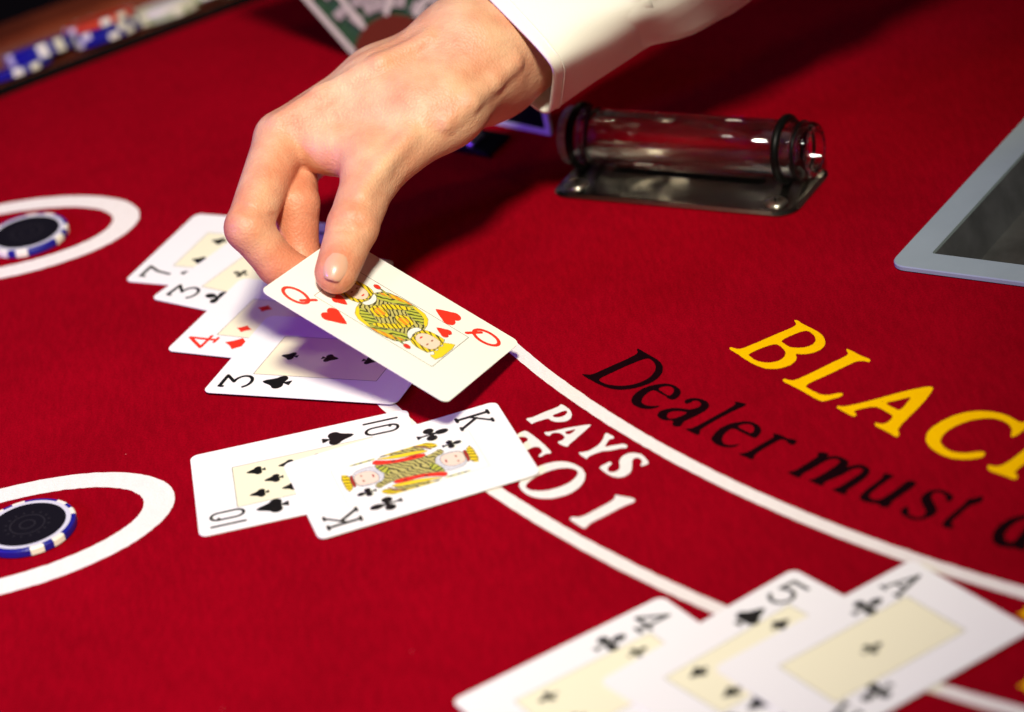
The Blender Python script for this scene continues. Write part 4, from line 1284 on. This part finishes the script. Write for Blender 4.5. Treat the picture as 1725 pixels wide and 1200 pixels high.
def surface_nets(F):
    S = F < 0
    nx, ny, nz = F.shape
    c = np.zeros((nx - 1, ny - 1, nz - 1), np.int8)
    for i in (0, 1):
        for j in (0, 1):
            for k in (0, 1):
                c += S[i:nx - 1 + i, j:ny - 1 + j, k:nz - 1 + k]
    act = np.argwhere((c > 0) & (c < 8))
    idm = np.full(c.shape, -1, np.int32)
    idm[act[:, 0], act[:, 1], act[:, 2]] = np.arange(len(act))
    acc = np.zeros((len(act), 3))
    cnt = np.zeros(len(act))
    cor = [(i, j, k) for i in (0, 1) for j in (0, 1) for k in (0, 1)]
    for a in range(8):
        for b in range(a + 1, 8):
            pa, pb = np.array(cor[a]), np.array(cor[b])
            if np.abs(pa - pb).sum() != 1:
                continue
            fa = F[tuple((act + pa).T)].astype(float)
            fb = F[tuple((act + pb).T)].astype(float)
            cr = (fa < 0) != (fb < 0)
            t = np.where(cr, fa / np.where(cr, fa - fb, 1), 0)
            acc += np.where(cr[:, None], pa + t[:, None] * (pb - pa), 0)
            cnt += cr
    V = LO + (act + acc / cnt[:, None]) * STEP
    faces = []
    for ax in range(3):
        o1, o2 = [(1, 2), (2, 0), (0, 1)][ax]
        sl0 = [slice(None)] * 3
        sl1 = [slice(None)] * 3
        sl0[ax], sl1[ax] = slice(0, -1), slice(1, None)
        A, B = S[tuple(sl0)], S[tuple(sl1)]
        e = np.argwhere(A != B)
        e = e[(e[:, o1] > 0) & (e[:, o2] > 0) & (e[:, o1] < F.shape[o1] - 1) & (e[:, o2] < F.shape[o2] - 1)]
        up = A[tuple(e.T)]
        d1, d2 = np.zeros(3, int), np.zeros(3, int)
        d1[o1], d2[o2] = 1, 1
        q = np.stack([idm[tuple((e - d1 - d2).T)], idm[tuple((e - d2).T)], idm[tuple(e.T)], idm[tuple((e - d1).T)]], 1)
        q[~up] = q[~up][:, ::-1]
        faces.append(q)
    return V, np.concatenate(faces)


V, Fq = surface_nets(total)
good = (Fq >= 0).all(1)
Fq = Fq[good]
# gentle smoothing of the grid steps
E_ = np.concatenate([Fq[:, [0, 1]], Fq[:, [1, 2]], Fq[:, [2, 3]], Fq[:, [3, 0]]])
for it in range(6):
    s = np.zeros_like(V)
    c = np.zeros(len(V))
    for a, b in ((0, 1), (1, 0)):
        for k in range(3):
            s[:, k] += np.bincount(E_[:, a], V[E_[:, b], k], len(V))
        c += np.bincount(E_[:, a], minlength=len(V))
    V = V + (0.5 if it % 2 == 0 else -0.35) * (s / np.maximum(c, 1)[:, None] - V)
hand_me = bpy.data.meshes.new('hand')
hand_me.from_pydata((V * MM).tolist(), [], Fq.tolist())
hand_me.update()
hand_me.polygons.foreach_set('use_smooth', [True] * len(hand_me.polygons))
fl = np.zeros(len(V))
for p, r, w in FLUSH_SHADE:
    fl = np.maximum(fl, w * np.exp(-(np.linalg.norm(V - np.array(p), axis=1) / r) ** 2))
att = hand_me.attributes.new('flush_shade', 'FLOAT', 'POINT')
att.data.foreach_set('value', fl.astype(np.float32))
person = empty('person', (24.0, 128.0, 0), 'dealer reaching in with bare right hand and white shirt cuff, pinching the queen of hearts', 'person')


def keep(o):
    o.location = -person.location
    return o


keep(link('hand', hand_me, M['skin'], person))

# thumbnail
def unit(v):
    return v / np.linalg.norm(v)


tip, ip = np.array(TH_TIP[:3]), np.array(TH_IP[:3])
ax_ = unit(tip - ip)
view = np.array([-0.10, -0.93, 0.40])
dor = unit(view - ax_ * (view @ ax_))
tan = np.cross(ax_, dor)
vs, fs = [], []
nu, nv = 12, 12
for i in range(nu + 1):
    u = i / nu
    sax = -5.0 + 13.2 * u                                # along the thumb, zero at the tip joint
    rad = 8.85 - 0.045 * max(0.0, sax) ** 2 - 0.25 * max(0.0, -sax - 3.0)
    half = math.radians(46 * (1 - 0.25 * (1 - u) ** 3 - 0.30 * max(0.0, u - 0.7) ** 1.2))
    for j in range(nv + 1):
        th = -half + 2 * half * j / nv
        edge = abs(2 * j / nv - 1)
        s2 = sax - (1.9 * edge ** 2.5 if u > 0.5 else 0) * (u - 0.5) * 2 + (1.5 * edge ** 2 if u < 0.3 else 0) * (0.3 - u) * 3
        p = tip + ax_ * s2 + (dor * math.cos(th) + tan * math.sin(th)) * (rad - 0.75 * edge ** 3)
        vs.append(tuple(p))
for i in range(nu):
    for j in range(nv):
        a = i * (nv + 1) + j
        fs.append((a, a + 1, a + nv + 2, a + nv + 1))
nail_me = pyd('thumbnail', vs, fs, True)
nail = keep(link('thumbnail', nail_me, M['nail'], person))
sd = nail.modifiers.new('thickness', 'SOLIDIFY')
sd.thickness = 0.0005
sd.offset = -1

# ------------------------------------------------------------------ shirt sleeve and cuff
CO, CD = np.array([22.4, 126.0, 89.0]), unit(np.array([97.3, 160.7, 106.6]) - np.array([22.4, 126.0, 89.0]))
up_ = np.array([-24.0, 27.1, 45.2])
e1 = unit(up_ - CD * (up_ @ CD))
e2 = np.cross(CD, e1)
TW = math.radians(14)          # the cuff is turned a little, its flat side up
e1, e2 = e1 * math.cos(TW) - e2 * math.sin(TW), e2 * math.cos(TW) + e1 * math.sin(TW)


def sleeve(name, s0, s1, ns, r1, r2, fold, seed, wob=0.0, skew=0.0):
    rg = np.random.default_rng(seed)
    ph = rg.uniform(0, 6.28, 8)
    na = 72
    vs, fs = [], []
    for i in range(ns + 1):
        s = s0 + (s1 - s0) * i / ns
        for j in range(na):
            a = 2 * math.pi * j / na
            ca, sa = math.cos(a), math.sin(a)
            pw = 2 / 4.6
            x = abs(ca) ** pw * math.copysign(1, ca) * r1(s)
            y = abs(sa) ** pw * math.copysign(1, sa) * r2(s)
            f = fold * (math.sin(3 * a + s / 13 + ph[0]) * 0.6 + math.sin(5 * a - s / 9 + ph[1]) * 0.5 + math.sin(s / 11 + 2.2 * math.sin(s / 37 + ph[4]) + 2 * a + ph[2]) * (0.45 + 0.35 * math.sin(s / 29 + a + ph[3])))
            f *= min(1, max(0, (s - s0) / 18)) if fold > 1 else 1
            k = 1 + f / 30
            p = CO + CD * (s + skew * x / 30 + wob * math.sin(2 * a + 1)) + e1 * x * k + e2 * y * k
            vs.append(tuple(p))
    for i in range(ns):
        for j in range(na):
            a, b = i * na + j, i * na + (j + 1) % na
            fs.append((a, b, b + na, a + na))
    me = pyd(name, vs, fs, True)
    o = keep(link(name, me, M['shirt'], person))
    so = o.modifiers.new('cloth_thickness', 'SOLIDIFY')
    so.thickness = 0.0016
    so.offset = -1
    return o


slv = sleeve('sleeve', 40, 330, 120, lambda s: 26.6 + 7 * min(1, (s - 40) / 60), lambda s: 26.6 + 7 * min(1, (s - 40) / 60), 2.6, 5)
def seam(s, r1, r2):
    vs, fs, na, nb = [], [], 96, 6
    for j in range(na):
        a = 2 * math.pi * j / na
        ca, sa = math.cos(a), math.sin(a)
        x = abs(ca) ** 0.435 * math.copysign(1, ca) * r1
        y = abs(sa) ** 0.435 * math.copysign(1, sa) * r2
        c = CO + CD * (s - 2.0 * x / 30 + 0.8 * math.sin(2 * a + 1)) + e1 * x + e2 * y
        rad_ = unit(e1 * x + e2 * y)
        wv = 0.30 * (1 + 0.6 * math.sin(j * math.pi))
        for q in range(nb):
            b = 2 * math.pi * q / nb
            vs.append(tuple(c + rad_ * wv * math.cos(b) + CD * 0.45 * math.sin(b)))
    for j in range(na):
        for q in range(nb):
            fs.append((j * nb + q, j * nb + (q + 1) % nb, ((j + 1) % na) * nb + (q + 1) % nb, ((j + 1) % na) * nb + q))
    return pyd('hem_seam', vs, fs, True)


for s_ in (5.5,):
    keep(link('hem_seam', seam(s_, 27.9, 27.9), M['shirt'], person))
cuff = sleeve('cuff', 0, 52, 26, lambda s: 27.6 - 0.015 * s, lambda s: 27.6, 0.5, 2, wob=0.8, skew=-3.0)
